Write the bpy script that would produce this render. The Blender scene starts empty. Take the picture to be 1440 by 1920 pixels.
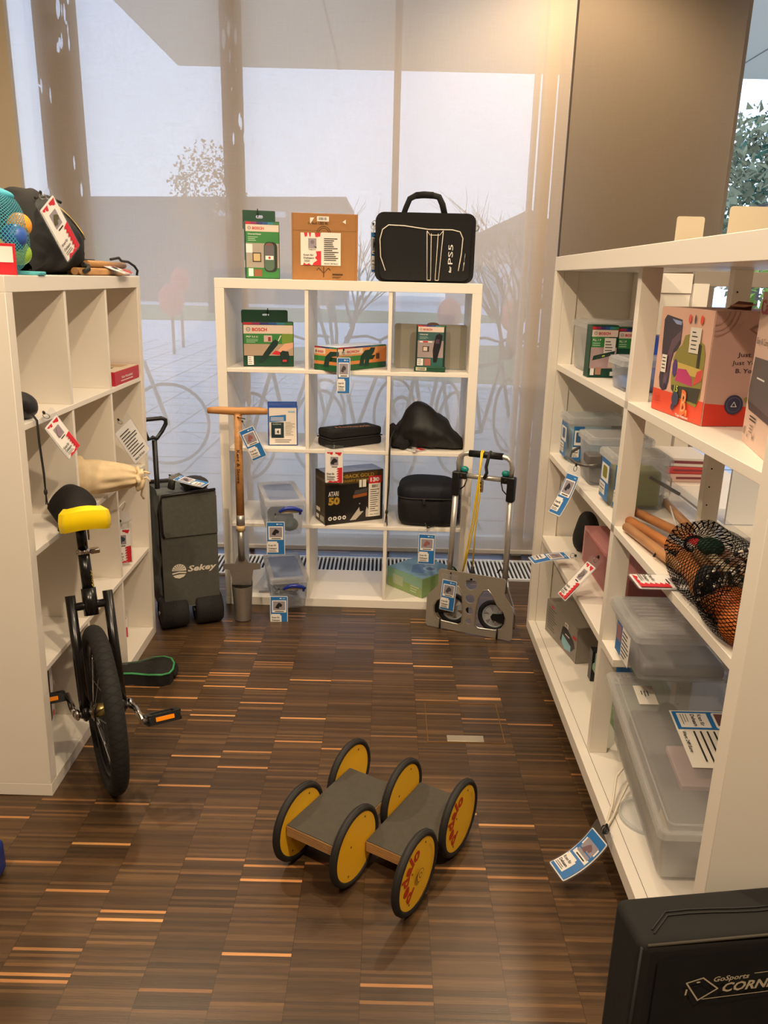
import bpy, bmesh, math, random
from mathutils import Vector, Matrix, noise
from mathutils.geometry import tessellate_polygon
R = math.radians
pi = math.pi
SC = bpy.context.scene
COL = SC.collection
random.seed(7)

# ---------------------------------------------------------------- camera
cam = bpy.data.cameras.new('camera')
camo = bpy.data.objects.new('camera', cam)
COL.objects.link(camo)
SC.camera = camo
PITCH, ROLL, CAMH, FPX = 0.289, 0.0233, 1.4831, 1472.5
cam.sensor_fit = 'VERTICAL'
cam.sensor_height = 24.0
cam.lens = FPX / 1920 * 24.0
cam.clip_start = 0.02
cam.clip_end = 500
_F = Vector((0, math.cos(PITCH), -math.sin(PITCH)))
_U = Vector((0, math.sin(PITCH), math.cos(PITCH)))
_R = Vector((1, 0, 0))
_r2 = _R * math.cos(ROLL) + _U * math.sin(ROLL)
_u2 = -_R * math.sin(ROLL) + _U * math.cos(ROLL)
camo.matrix_world = Matrix(((_r2.x, _u2.x, -_F.x, 0), (_r2.y, _u2.y, -_F.y, 0), (_r2.z, _u2.z, -_F.z, CAMH), (0, 0, 0, 1)))

# ---------------------------------------------------------------- world, exposure
w = bpy.data.worlds.new('sky')
SC.world = w
w.use_nodes = True
wn = w.node_tree
wn.nodes.clear()
wo = wn.nodes.new('ShaderNodeOutputWorld')
wb = wn.nodes.new('ShaderNodeBackground')
wt = wn.nodes.new('ShaderNodeTexCoord')
ws = wn.nodes.new('ShaderNodeSeparateXYZ')
wr = wn.nodes.new('ShaderNodeValToRGB')
wr.color_ramp.elements[0].position = 0.0
wr.color_ramp.elements[0].color = (0.70, 0.83, 1.0, 1)
wr.color_ramp.elements[1].position = 0.5
wr.color_ramp.elements[1].color = (0.42, 0.62, 1.0, 1)
wn.links.new(wt.outputs['Generated'], ws.inputs[0])
wn.links.new(ws.outputs['Z'], wr.inputs[0])
wn.links.new(wr.outputs[0], wb.inputs[0])
wb.inputs[1].default_value = 2.6
wn.links.new(wb.outputs[0], wo.inputs[0])
SC.view_settings.view_transform = 'Standard'
SC.view_settings.look = 'None'
SC.view_settings.gamma = 1
SC.view_settings.exposure = 0.22
SC.view_settings.use_curve_mapping = False
SC.cycles.max_bounces = 8
SC.cycles.transparent_max_bounces = 24
SC.cycles.use_denoising = True
SC.cycles.sample_clamp_indirect = 4.0

# ---------------------------------------------------------------- lamps (ceiling downlights of the room and one added fill)
def spot(x, y, z, tx, ty, tz, power, size=110, col=(1.0, 0.77, 0.52), rad=0.04):
    l = bpy.data.lights.new('downlight_lamp', 'SPOT')
    l.energy = power
    l.color = col
    l.spot_size = R(size)
    l.spot_blend = 0.6
    l.shadow_soft_size = rad
    o = bpy.data.objects.new('downlight_lamp', l)
    COL.objects.link(o)
    o.location = (x, y, z)
    o.rotation_euler = (Vector((tx, ty, tz)) - Vector((x, y, z))).to_track_quat('-Z', 'Y').to_euler()
spot(-1.15, 3.05, 3.1, -0.8, 2.2, 0, 105)
spot(0.86, 3.55, 3.12, 0.8, 3.9, 0, 80, 130)
spot(0.95, 0.3, 3.1, 0.0, 2.2, 0.6, 150)
spot(-0.9, -0.1, 3.1, 0.2, 2.6, 0.6, 150)
spot(0.1, 1.7, 3.1, 0.1, 1.9, 0, 60)
al = bpy.data.lights.new('soft_fill_light', 'AREA')  # broad unseen fill added to brighten the shelves, not a fixture of the room
al.energy = 34
al.color = (1.0, 0.84, 0.64)
al.size = 2.6
alo = bpy.data.objects.new('soft_fill_light', al)
COL.objects.link(alo)
alo.location = (0.1, 1.2, 3.15)

# ---------------------------------------------------------------- materials
def lin(c):
    return tuple((v / 255 / 12.92 if v / 255 <= 0.04045 else ((v / 255 + 0.055) / 1.055) ** 2.4) for v in c[:3]) + (1,)
_M = {}
def mat(c, rough=0.5, metal=0.0, kind='', k=1.0, spec=0.5):
    key = (tuple(c), rough, metal, kind, k, spec)
    if key in _M:
        return _M[key]
    m = bpy.data.materials.new('%s_%d_%d_%d' % ((kind or 'plain',) + tuple(c[:3])))
    m.use_nodes = True
    nt = m.node_tree
    b = nt.nodes['Principled BSDF']
    b.inputs['Base Color'].default_value = lin(c)
    b.inputs['Roughness'].default_value = rough
    b.inputs['Metallic'].default_value = metal
    b.inputs['Specular IOR Level'].default_value = spec
    N, L = nt.nodes.new, nt.links.new
    def tc(scale=(1, 1, 1), out='Object'):
        t = N('ShaderNodeTexCoord'); mp = N('ShaderNodeMapping')
        mp.inputs['Scale'].default_value = scale
        L(t.outputs[out], mp.inputs[0])
        return mp.outputs[0]
    def bump(h, s, d=0.002):
        bp = N('ShaderNodeBump')
        bp.inputs['Strength'].default_value = s
        bp.inputs['Distance'].default_value = d
        L(h, bp.inputs['Height']); L(bp.outputs[0], b.inputs['Normal'])
    def vary(src, amt):
        hs = N('ShaderNodeMixRGB'); hs.blend_type = 'MULTIPLY'; hs.inputs[0].default_value = amt
        hs.inputs[1].default_value = lin(c)
        L(src, hs.inputs[2]); L(hs.outputs[0], b.inputs['Base Color'])
    if kind == 'fabric':
        v = N('ShaderNodeTexNoise'); v.inputs['Scale'].default_value = 60 * k; v.inputs['Detail'].default_value = 4
        L(tc(), v.inputs[0]); bump(v.outputs[0], 0.5); vary(v.outputs[0], 0.35)
    elif kind == 'wood':
        v = N('ShaderNodeTexNoise'); v.inputs['Scale'].default_value = 10 * k; v.inputs['Detail'].default_value = 5
        L(tc((1, 8, 8)), v.inputs[0]); vary(v.outputs[0], 0.55); bump(v.outputs[0], 0.15)
    elif kind == 'laminate':
        v = N('ShaderNodeTexNoise'); v.inputs['Scale'].default_value = 8; v.inputs['Detail'].default_value = 6
        L(tc(), v.inputs[0])
        rp = N('ShaderNodeMapRange'); rp.inputs['To Min'].default_value = rough - 0.05; rp.inputs['To Max'].default_value = rough + 0.05
        L(v.outputs[0], rp.inputs[0]); L(rp.outputs[0], b.inputs['Roughness'])
    elif kind == 'card':
        v = N('ShaderNodeTexNoise'); v.inputs['Scale'].default_value = 35; v.inputs['Detail'].default_value = 3
        L(tc((1, 1, 6)), v.inputs[0]); vary(v.outputs[0], 0.15); bump(v.outputs[0], 0.1)
    elif kind == 'brushed':
        v = N('ShaderNodeTexNoise'); v.inputs['Scale'].default_value = 30; v.inputs['Detail'].default_value = 4
        L(tc((1, 1, 12)), v.inputs[0]); bump(v.outputs[0], 0.12)
        vary(v.outputs[0], 0.25)
    elif kind == 'clear':   # milky see-through polypropylene, k = how much light passes straight
        t = N('ShaderNodeBsdfTransparent'); t.inputs[0].default_value = (0.97, 0.98, 1, 1)
        mx = N('ShaderNodeMixShader')
        lw = N('ShaderNodeLayerWeight'); lw.inputs[0].default_value = 0.5
        fr = N('ShaderNodeMath'); fr.operation = 'POWER'; fr.inputs[1].default_value = 4.0
        L(lw.outputs['Facing'], fr.inputs[0])
        ma = N('ShaderNodeMath'); ma.operation = 'MULTIPLY_ADD'
        ma.inputs[1].default_value = 0.45; ma.inputs[2].default_value = 1 - k
        ma.use_clamp = True
        tl = N('ShaderNodeBsdfTranslucent'); tl.inputs[0].default_value = lin(c)
        mb = N('ShaderNodeMixShader'); mb.inputs[0].default_value = 0.6
        L(b.outputs[0], mb.inputs[1]); L(tl.outputs[0], mb.inputs[2])
        L(fr.outputs[0], ma.inputs[0]); L(ma.outputs[0], mx.inputs[0])
        L(t.outputs[0], mx.inputs[1]); L(mb.outputs[0], mx.inputs[2])
        L(mx.outputs[0], nt.nodes['Material Output'].inputs[0])
    elif kind == 'mesh':    # open net
        t = N('ShaderNodeBsdfTransparent'); mx = N('ShaderNodeMixShader')
        u = tc((k, k, k), 'UV')
        s = N('ShaderNodeSeparateXYZ'); L(u, s.inputs[0])
        outs = []
        for sg in (1, -1):
            a = N('ShaderNodeMath'); a.operation = 'MULTIPLY_ADD'; a.inputs[1].default_value = sg
            L(s.outputs[1], a.inputs[0]); L(s.outputs[0], a.inputs[2])
            f = N('ShaderNodeMath'); f.operation = 'FRACT'; L(a.outputs[0], f.inputs[0])
            g = N('ShaderNodeMath'); g.operation = 'LESS_THAN'; g.inputs[1].default_value = 0.26
            L(f.outputs[0], g.inputs[0]); outs.append(g)
        mxx = N('ShaderNodeMath'); mxx.operation = 'MAXIMUM'
        L(outs[0].outputs[0], mxx.inputs[0]); L(outs[1].outputs[0], mxx.inputs[1])
        L(mxx.outputs[0], mx.inputs[0]); L(t.outputs[0], mx.inputs[1]); L(b.outputs[0], mx.inputs[2])
        L(mx.outputs[0], nt.nodes['Material Output'].inputs[0])
    elif kind == 'tread':
        u = tc((1, 1, 1), 'UV'); s = N('ShaderNodeSeparateXYZ'); L(u, s.inputs[0])
        outs = []
        for sg in (3.0 * k, -3.0 * k):
            a = N('ShaderNodeMath'); a.operation = 'MULTIPLY'; a.inputs[1].default_value = 62
            L(s.outputs[0], a.inputs[0])
            a2 = N('ShaderNodeMath'); a2.operation = 'MULTIPLY_ADD'; a2.inputs[1].default_value = sg
            L(s.outputs[1], a2.inputs[0]); L(a.outputs[0], a2.inputs[2])
            f = N('ShaderNodeMath'); f.operation = 'FRACT'; L(a2.outputs[0], f.inputs[0])
            g = N('ShaderNodeMath'); g.operation = 'GREATER_THAN'; g.inputs[1].default_value = 0.2
            L(f.outputs[0], g.inputs[0]); outs.append(g)
        mn = N('ShaderNodeMath'); mn.operation = 'MINIMUM'
        L(outs[0].outputs[0], mn.inputs[0]); L(outs[1].outputs[0], mn.inputs[1])
        mc = N('ShaderNodeMixRGB'); mc.inputs[1].default_value = (0.004, 0.004, 0.004, 1); mc.inputs[2].default_value = lin(c)
        L(mn.outputs[0], mc.inputs[0]); L(mc.outputs[0], b.inputs['Base Color'])
        bump(mn.outputs[0], 0.8, 0.003)
    _M[key] = m
    return m

def floor_material():
    m = bpy.data.materials.new('wenge_block_parquet'); m.use_nodes = True
    nt = m.node_tree; N, L = nt.nodes.new, nt.links.new
    b = nt.nodes['Principled BSDF']
    t = N('ShaderNodeTexCoord'); s = N('ShaderNodeSeparateXYZ'); L(t.outputs['Object'], s.inputs[0])
    def M(op, a, bb=None, cc=None):
        n = N('ShaderNodeMath'); n.operation = op
        for i, v in enumerate((a, bb, cc)):
            if v is None: continue
            if isinstance(v, (int, float)): n.inputs[i].default_value = v
            else: L(v, n.inputs[i])
        return n.outputs[0]
    sx = M('MULTIPLY_ADD', s.outputs[0], 1 / 0.159, 20.18)
    ix = M('FLOOR', sx); fx = M('FRACT', sx)
    off = M('MULTIPLY', ix, 0.37)
    sy = M('MULTIPLY_ADD', s.outputs[1], 1 / 0.0085, off)
    iy = M('FLOOR', sy)
    cb = N('ShaderNodeCombineXYZ'); L(ix, cb.inputs[0]); L(iy, cb.inputs[1])
    wn_ = N('ShaderNodeTexWhiteNoise'); wn_.noise_dimensions = '2D'; L(cb.outputs[0], wn_.inputs['Vector'])
    # every block of lamellas has its own tone
    blk = N('ShaderNodeCombineXYZ'); L(ix, blk.inputs[0]); L(M('FLOOR', M('MULTIPLY_ADD', s.outputs[1], 1 / 0.16, M('MULTIPLY', ix, 0.61))), blk.inputs[1])
    w2 = N('ShaderNodeTexWhiteNoise'); w2.noise_dimensions = '2D'; L(blk.outputs[0], w2.inputs['Vector'])
    rp = N('ShaderNodeValToRGB')
    el = rp.color_ramp.elements
    el[0].position = 0; el[0].color = lin((62, 46, 31))
    el[1].position = 1.0; el[1].color = lin((205, 150, 92))
    for p, c in ((0.5, (76, 56, 37)), (0.84, (88, 66, 43)), (0.965, (106, 78, 50)), (0.978, (160, 112, 68)), (0.993, (190, 134, 82))):
        e = el.new(p); e.color = lin(c)
    L(wn_.outputs[0], rp.inputs[0])
    mp = N('ShaderNodeMapping'); mp.inputs['Scale'].default_value = (14, 420, 1); L(t.outputs['Object'], mp.inputs[0])
    ns = N('ShaderNodeTexNoise'); ns.inputs['Scale'].default_value = 1.0; ns.inputs['Detail'].default_value = 4; L(mp.outputs[0], ns.inputs[0])
    g = M('MULTIPLY_ADD', ns.outputs[0], 0.9, 0.55)
    g2 = M('MULTIPLY_ADD', w2.outputs[0], 0.34, 0.80)
    seam = M('GREATER_THAN', fx, 0.008)
    g3 = M('MULTIPLY', M('MULTIPLY', g, g2), M('MULTIPLY_ADD', seam, 0.55, 0.45))
    v = N('ShaderNodeVectorMath'); v.operation = 'SCALE'; L(rp.outputs[0], v.inputs[0]); L(g3, v.inputs['Scale'])
    L(v.outputs[0], b.inputs['Base Color'])
    L(M('MULTIPLY_ADD', ns.outputs[0], 0.2, 0.24), b.inputs['Roughness'])
    bp = N('ShaderNodeBump'); bp.inputs['Strength'].default_value = 0.15; bp.inputs['Distance'].default_value = 0.001
    L(ns.outputs[0], bp.inputs['Height']); L(bp.outputs[0], b.inputs['Normal'])
    return m

def blind_material(c, through):
    m = bpy.data.materials.new('sheer_roller_blind'); m.use_nodes = True
    nt = m.node_tree; N, L = nt.nodes.new, nt.links.new
    out = nt.nodes['Material Output']; nt.nodes.remove(nt.nodes['Principled BSDF'])
    t = N('ShaderNodeTexCoord')
    facs = []
    for sc in ((500, 1, 8), (8, 1, 500), (260, 1, 200)):
        mp = N('ShaderNodeMapping'); mp.inputs['Scale'].default_value = sc; L(t.outputs['Object'], mp.inputs[0])
        ns = N('ShaderNodeTexNoise'); ns.inputs['Scale'].default_value = 1; ns.inputs['Detail'].default_value = 2; L(mp.outputs[0], ns.inputs[0])
        facs.append(ns)
    a = N('ShaderNodeMath'); a.operation = 'ADD'; L(facs[0].outputs[0], a.inputs[0]); L(facs[1].outputs[0], a.inputs[1])
    a3 = N('ShaderNodeMath'); a3.operation = 'ADD'; L(a.outputs[0], a3.inputs[0]); L(facs[2].outputs[0], a3.inputs[1])
    mr = N('ShaderNodeMapRange'); mr.inputs['From Min'].default_value = 1.0; mr.inputs['From Max'].default_value = 2.0
    mr.inputs['To Min'].default_value = through - 0.06; mr.inputs['To Max'].default_value = through + 0.06
    L(a3.outputs[0], mr.inputs[0])
    d = N('ShaderNodeBsdfDiffuse'); d.inputs[0].default_value = lin(c)
    tl = N('ShaderNodeBsdfTranslucent'); tl.inputs[0].default_value = lin(c)
    m1 = N('ShaderNodeMixShader'); m1.inputs[0].default_value = 0.52; L(d.outputs[0], m1.inputs[1]); L(tl.outputs[0], m1.inputs[2])
    tr = N('ShaderNodeBsdfTransparent')
    m2 = N('ShaderNodeMixShader'); L(mr.outputs[0], m2.inputs[0]); L(m1.outputs[0], m2.inputs[1]); L(tr.outputs[0], m2.inputs[2])
    L(m2.outputs[0], out.inputs[0])
    return m

def column_material():
    m = bpy.data.materials.new('perforated_brown_metal'); m.use_nodes = True
    nt = m.node_tree; N, L = nt.nodes.new, nt.links.new
    b = nt.nodes['Principled BSDF']; b.inputs['Base Color'].default_value = lin((96, 80, 66)); b.inputs['Roughness'].default_value = 0.6
    t = N('ShaderNodeTexCoord'); mp = N('ShaderNodeMapping'); mp.inputs['Rotation'].default_value = (0, R(6), 0); mp.inputs['Scale'].default_value = (34, 0.01, 7.5)
    L(t.outputs['Object'], mp.inputs[0])
    vo = N('ShaderNodeTexVoronoi'); vo.inputs['Scale'].default_value = 1; L(mp.outputs[0], vo.inputs[0])
    mp2 = N('ShaderNodeMapping'); mp2.inputs['Scale'].default_value = (2, 0.01, 1.4); L(t.outputs['Object'], mp2.inputs[0])
    n2 = N('ShaderNodeTexNoise'); n2.inputs['Scale'].default_value = 2; L(mp2.outputs[0], n2.inputs[0])
    th = N('ShaderNodeMapRange'); th.inputs['From Min'].default_value = 0.36; th.inputs['From Max'].default_value = 0.60; th.inputs['To Min'].default_value = 0.10; th.inputs['To Max'].default_value = 0.40
    L(n2.outputs[0], th.inputs[0])
    lt = N('ShaderNodeMath'); lt.operation = 'LESS_THAN'; L(vo.outputs['Distance'], lt.inputs[0]); L(th.outputs[0], lt.inputs[1])
    tr = N('ShaderNodeBsdfTransparent'); mx = N('ShaderNodeMixShader'); L(lt.outputs[0], mx.inputs[0]); L(b.outputs[0], mx.inputs[1]); L(tr.outputs[0], mx.inputs[2])
    L(mx.outputs[0], nt.nodes['Material Output'].inputs[0])
    return m

WHITE = mat((238, 231, 219), 0.38, 0, 'laminate')
BLACKF = mat((11, 10, 10), 0.85, 0, 'fabric')
BLACKP = mat((16, 16, 17), 0.4)
CHROME = mat((200, 198, 195), 0.12, 1.0)
STEEL = mat((176, 172, 166), 0.34, 0.75, 'brushed')
PAPER = mat((232, 226, 214), 0.7)
INK = mat((30, 28, 28), 0.7)
GREYINK = mat((110, 106, 102), 0.7)
BLUE = mat((38, 112, 180), 0.45)
RED = mat((205, 38, 50), 0.45)
PIC = mat((150, 142, 150), 0.6)
DKGREEN = mat((12, 66, 44), 0.4)
GREEN = mat((52, 128, 62), 0.45)
CREAM = mat((228, 208, 188), 0.5)
CLEAR = mat((238, 240, 242), 0.12, 0, 'clear', 0.86)
SLEEVE = mat((225, 228, 230), 0.08, 0, 'clear', 0.93)
MILKY = mat((240, 240, 238), 0.3, 0, 'clear', 0.70)
GLASS = mat((220, 232, 230), 0.03, 0, 'clear', 0.97)
PANE = mat((220, 232, 230), 0.5, 0, 'clear', 0.985)

# ---------------------------------------------------------------- mesh builder
class G:
    def __init__(s):
        s.bm = bmesh.new(); s.ms = []; s.uv = None
    def mi(s, m):
        if m not in s.ms: s.ms.append(m)
        return s.ms.index(m)
    def _new(s, vs, fs, m, smooth=False):
        i = s.mi(m)
        bv = [s.bm.verts.new(v) for v in vs]
        out = []
        for f in fs:
            try:
                q = s.bm.faces.new([bv[k] for k in f])
            except ValueError:
                continue
            q.material_index = i; q.smooth = smooth; out.append(q)
        return bv, out
    def box(s, x0, x1, y0, y1, z0, z1, m, bev=0.0, M=None, seg=2):
        vs = [Vector((x, y, z)) for x in (x0, x1) for y in (y0, y1) for z in (z0, z1)]
        if M is not None: vs = [M @ v for v in vs]
        bv, fs = s._new(vs, [(0, 1, 3, 2), (4, 6, 7, 5), (0, 4, 5, 1), (2, 3, 7, 6), (0, 2, 6, 4), (1, 5, 7, 3)], m)
        if bev > 0:
            es = list({e for f in fs for e in f.edges})
            r = bmesh.ops.bevel(s.bm, geom=es, offset=bev, segments=seg, affect='EDGES', profile=0.5)
            for f in r['faces']: f.smooth = True; f.material_index = s.mi(m)
        return s
    def grid(s, fn, nu, nv, m, smooth=True, uv=False, cu=False, cv=False):
        i = s.mi(m)
        V = [[s.bm.verts.new(fn(a / (nu), b / (nv))) for b in range(nv + (0 if cv else 1))] for a in range(nu + (0 if cu else 1))]
        L = s.bm.loops.layers.uv.verify() if uv else None
        for a in range(nu):
            for b in range(nv):
                a2 = (a + 1) % len(V); b2 = (b + 1) % len(V[0])
                try: f = s.bm.faces.new((V[a][b], V[a2][b], V[a2][b2], V[a][b2]))
                except ValueError: continue
                f.material_index = i; f.smooth = smooth
                if uv:
                    for lp, (p, q) in zip(f.loops, ((a, b), (a + 1, b), (a + 1, b + 1), (a, b + 1))):
                        lp[L].uv = (p / nu, q / nv)
        return V
    def torus(s, c, n, Rr, r, m, nu=48, nv=12, uv=False, e=1.0):
        n = Vector(n).normalized(); a = n.orthogonal().normalized(); b = n.cross(a); c = Vector(c)
        def f(u, v):
            t = u * 2 * pi; p = v * 2 * pi
            d = a * math.cos(t) + b * math.sin(t)
            return c + d * (Rr + r * math.cos(p)) + n * (r * e * math.sin(p))
        s.grid(f, nu, nv, m, True, uv, True, True)
        return s
    def cyl(s, p0, p1, r0, m, r1=None, n=20, caps=True, smooth=True):
        p0, p1 = Vector(p0), Vector(p1); r1 = r0 if r1 is None else r1
        d = (p1 - p0).normalized(); a = d.orthogonal().normalized(); b = d.cross(a)
        i = s.mi(m)
        A = [s.bm.verts.new(p0 + (a * math.cos(2 * pi * k / n) + b * math.sin(2 * pi * k / n)) * r0) for k in range(n)]
        B = [s.bm.verts.new(p1 + (a * math.cos(2 * pi * k / n) + b * math.sin(2 * pi * k / n)) * r1) for k in range(n)]
        for k in range(n):
            f = s.bm.faces.new((A[k], A[(k + 1) % n], B[(k + 1) % n], B[k])); f.material_index = i; f.smooth = smooth
        if caps:
            for q in (A[::-1], B):
                f = s.bm.faces.new(q); f.material_index = i
        return s
    def tube(s, pts, r, m, n=10, closed=False, flat=None):
        pts = [Vector(p) for p in pts]
        i = s.mi(m); rings = []
        N_ = len(pts); prev = None
        for k, p in enumerate(pts):
            a = pts[(k - 1) % N_] if (k > 0 or closed) else p
            b = pts[(k + 1) % N_] if (k < N_ - 1 or closed) else p
            d = (b - a).normalized()
            if prev is None: u = d.orthogonal().normalized()
            else:
                u = prev - d * prev.dot(d)
                u = u.normalized() if u.length > 1e-6 else d.orthogonal().normalized()
            prev = u; v = d.cross(u)
            rr = r(k / (N_ - 1)) if callable(r) else r
            fl = flat if flat else 1.0
            rings.append([s.bm.verts.new(p + u * math.cos(2 * pi * j / n) * rr + v * math.sin(2 * pi * j / n) * rr * fl) for j in range(n)])
        K = N_ if closed else N_ - 1
        for k in range(K):
            A, B = rings[k], rings[(k + 1) % N_]
            for j in range(n):
                f = s.bm.faces.new((A[j], A[(j + 1) % n], B[(j + 1) % n], B[j])); f.material_index = i; f.smooth = True
        if not closed:
            for q in (rings[0][::-1], rings[-1]):
                f = s.bm.faces.new(q); f.material_index = i
        return s
    def ell(s, c, r, m, e1=1.0, e2=1.0, nu=28, nv=16, nz=0.0, nf=6.0, M=None, uv=False, taper=0.0, seed=0):
        # superellipsoid: small e = boxy
        def sp(v, e): return math.copysign(abs(v) ** e, v)
        def f(u, v):
            t = u * 2 * pi; p = (v - 0.5) * pi
            q = Vector((sp(math.cos(p), e1) * sp(math.cos(t), e2), sp(math.cos(p), e1) * sp(math.sin(t), e2), sp(math.sin(p), e1)))
            k = 1 - taper * (q.z + 1) / 2
            q = Vector((q.x * r[0] * k, q.y * r[1] * k, q.z * r[2]))
            if nz: q = q * (1 + nz * noise.noise(q * nf + Vector((seed, seed * 2, 0))))
            q = q + Vector(c)
            return M @ q if M is not None else q
        s.grid(f, nu, nv, m, True, uv, True, False)
        return s
    def prism(s, pts, d0, d1, m, axis='y', M=None, holes=None):
        # polygon pts (a, b) in the plane across `axis`, from d0 to d1
        def P(a, b, d):
            v = {'y': (a, d, b), 'x': (d, a, b), 'z': (a, b, d)}[axis]
            v = Vector(v)
            return M @ v if M is not None else v
        i = s.mi(m)
        loops = [pts] + (holes or [])
        flat_ = [q for lp in loops for q in lp]
        tris = tessellate_polygon([[Vector((x, y, 0)) for x, y in lp] for lp in loops])
        for d in (d0, d1):
            vs = [s.bm.verts.new(P(x, y, d)) for x, y in flat_]
            for t in tris:
                try: s.bm.faces.new([vs[k] for k in t]).material_index = i
                except ValueError: pass
        for lp in loops:
            n = len(lp)
            A = [s.bm.verts.new(P(a, b, d0)) for a, b in lp]; B = [s.bm.verts.new(P(a, b, d1)) for a, b in lp]
            for k in range(n):
                f = s.bm.faces.new((A[k], A[(k + 1) % n], B[(k + 1) % n], B[k])); f.material_index = i
        return s
    def quad(s, a, b, c, d, m):
        s._new([Vector(a), Vector(b), Vector(c), Vector(d)], [(0, 1, 2, 3)], m); return s
    def ob(s, name, parent=None, M=None, fix=True):
        if fix:
            bmesh.ops.recalc_face_normals(s.bm, faces=s.bm.faces)
        me = bpy.data.meshes.new(name); s.bm.to_mesh(me); s.bm.free()
        for m in s.ms: me.materials.append(m)
        o = bpy.data.objects.new(name, me); COL.objects.link(o)
        if M is not None: o.matrix_world = M
        if parent is not None: o.parent = parent
        return o

def tag_props(o, label, cat, group=None):
    o['label'] = label; o['category'] = cat
    if group: o['group'] = group
    return o
def thing(name, label, cat, M, group=None):
    o = bpy.data.objects.new(name, None); COL.objects.link(o)
    o.empty_display_size = 0.05
    o.matrix_world = M
    return tag_props(o, label, cat, group)
def struct(o):
    o['kind'] = 'structure'; return o
def T(x, y, z=0.0): return Matrix.Translation((x, y, z))
def RZ(d): return Matrix.Rotation(R(d), 4, 'Z')
def RX(d): return Matrix.Rotation(R(d), 4, 'X')
def RY(d): return Matrix.Rotation(R(d), 4, 'Y')
def rr(x0, x1, y0, y1, r, n=5):     # rounded rectangle outline
    o = []
    for cx, cy, a in ((x1 - r, y0 + r, -90), (x1 - r, y1 - r, 0), (x0 + r, y1 - r, 90), (x0 + r, y0 + r, 180)):
        for k in range(n + 1):
            t = R(a + 90 * k / n); o.append((cx + r * math.cos(t), cy + r * math.sin(t)))
    return o
def circ(cx, cy, r, n=24, ry=None):
    ry = ry or r
    return [(cx + r * math.cos(2 * pi * k / n), cy + ry * math.sin(2 * pi * k / n)) for k in range(n)]

_TX = {}
def text_mesh(t, bold=0.0, shear=0.0):
    key = (t, bold, shear)
    if key not in _TX:
        c = bpy.data.curves.new('lettering_curve', 'FONT'); c.body = t; c.resolution_u = 2; c.offset = bold; c.shear = shear
        o = bpy.data.objects.new('lettering_curve', c); me = o.to_mesh()
        vs = [(v.co.x, v.co.y) for v in me.vertices]; fs = [tuple(p.vertices) for p in me.polygons]
        o.to_mesh_clear(); bpy.data.objects.remove(o); bpy.data.curves.remove(c)
        if vs:
            x0 = min(v[0] for v in vs); x1 = max(v[0] for v in vs)
            vs = [(x - x0, y) for x, y in vs]
            _TX[key] = (vs, fs, x1 - x0)
        else: _TX[key] = ([], [], 1)
    return _TX[key]

class Pr:
    """thin print on a surface; f(x, y, lift) gives the point"""
    def __init__(s, f, lift=0.0006):
        s.f = f; s.g = G(); s.l = lift; s.k = 0
    def poly(s, pts, m):
        s.k += 1; h = s.l + 0.00018 * s.k
        s.g._new([s.f(x, y, h) for x, y in pts], [tuple(range(len(pts)))], m); return s
    def rect(s, x0, x1, y0, y1, m, n=1):
        s.k += 1; h = s.l + 0.00018 * s.k
        vs = []; fs = []
        for k in range(n + 1):
            y = y0 + (y1 - y0) * k / n
            vs += [s.f(x0, y, h), s.f(x1, y, h)]
            if k: fs.append((2 * k - 2, 2 * k - 1, 2 * k + 1, 2 * k))
        s.g._new(vs, fs, m); return s
    def text(s, t, x, y, w, h, m, bold=0.0, shear=0.0, rot=0):
        """text fitted into width w, cap height h, lower left at x, y"""
        s.k += 1; z = s.l + 0.00018 * s.k
        vs, fs, W = text_mesh(t, bold, shear)
        sx = w / W; sy = h / 0.72; c, q = math.cos(R(rot)), math.sin(R(rot))
        s.g._new([s.f(x + a * sx * c - b * sy * q, y + a * sx * q + b * sy * c, z) for a, b in vs], fs, m); return s
    def lines(s, x0, x1, y0, y1, n, m, th=0.35, rnd=True):
        s.k += 1; h = s.l + 0.00018 * s.k; dy = (y1 - y0) / n
        for k in range(n):
            xe = x0 + (x1 - x0) * (random.uniform(0.55, 1) if rnd else 1)
            ya = y0 + dy * (k + 0.3); yb = ya + dy * th
            s.g._new([s.f(x0, ya, h), s.f(xe, ya, h), s.f(xe, yb, h), s.f(x0, yb, h)], [(0, 1, 2, 3)], m)
        return s
    def bars(s, x0, x1, y0, y1, n, m):
        s.k += 1; h = s.l + 0.00018 * s.k; d = (x1 - x0) / n
        for k in range(n):
            a = x0 + d * k; b_ = a + d * random.choice((0.35, 0.55, 0.7))
            s.g._new([s.f(a, y0, h), s.f(b_, y0, h), s.f(b_, y1, h), s.f(a, y1, h)], [(0, 1, 2, 3)], m)
        return s
    def ob(s, name, parent):
        return s.g.ob(name, parent, fix=False)
def plane_map(O, X, Y):
    O, X, Y = Vector(O), Vector(X).normalized(), Vector(Y).normalized(); N_ = X.cross(Y)
    return lambda x, y, h: O + X * x + Y * y + N_ * h
def front(x0, y, z0=0.0): return plane_map((x0, y, z0), (1, 0, 0), (0, 0, 1))        # faces -y
def leftf(x, y1, z0=0.0): return plane_map((x, y1, z0), (0, -1, 0), (0, 0, 1))       # faces -x, origin at the back
def rightf(x, y0, z0=0.0): return plane_map((x, y0, z0), (0, 1, 0), (0, 0, 1))       # faces +x, origin at the front
def topf(x0, y0, z): return plane_map((x0, y0, z), (1, 0, 0), (0, 1, 0))

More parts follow.
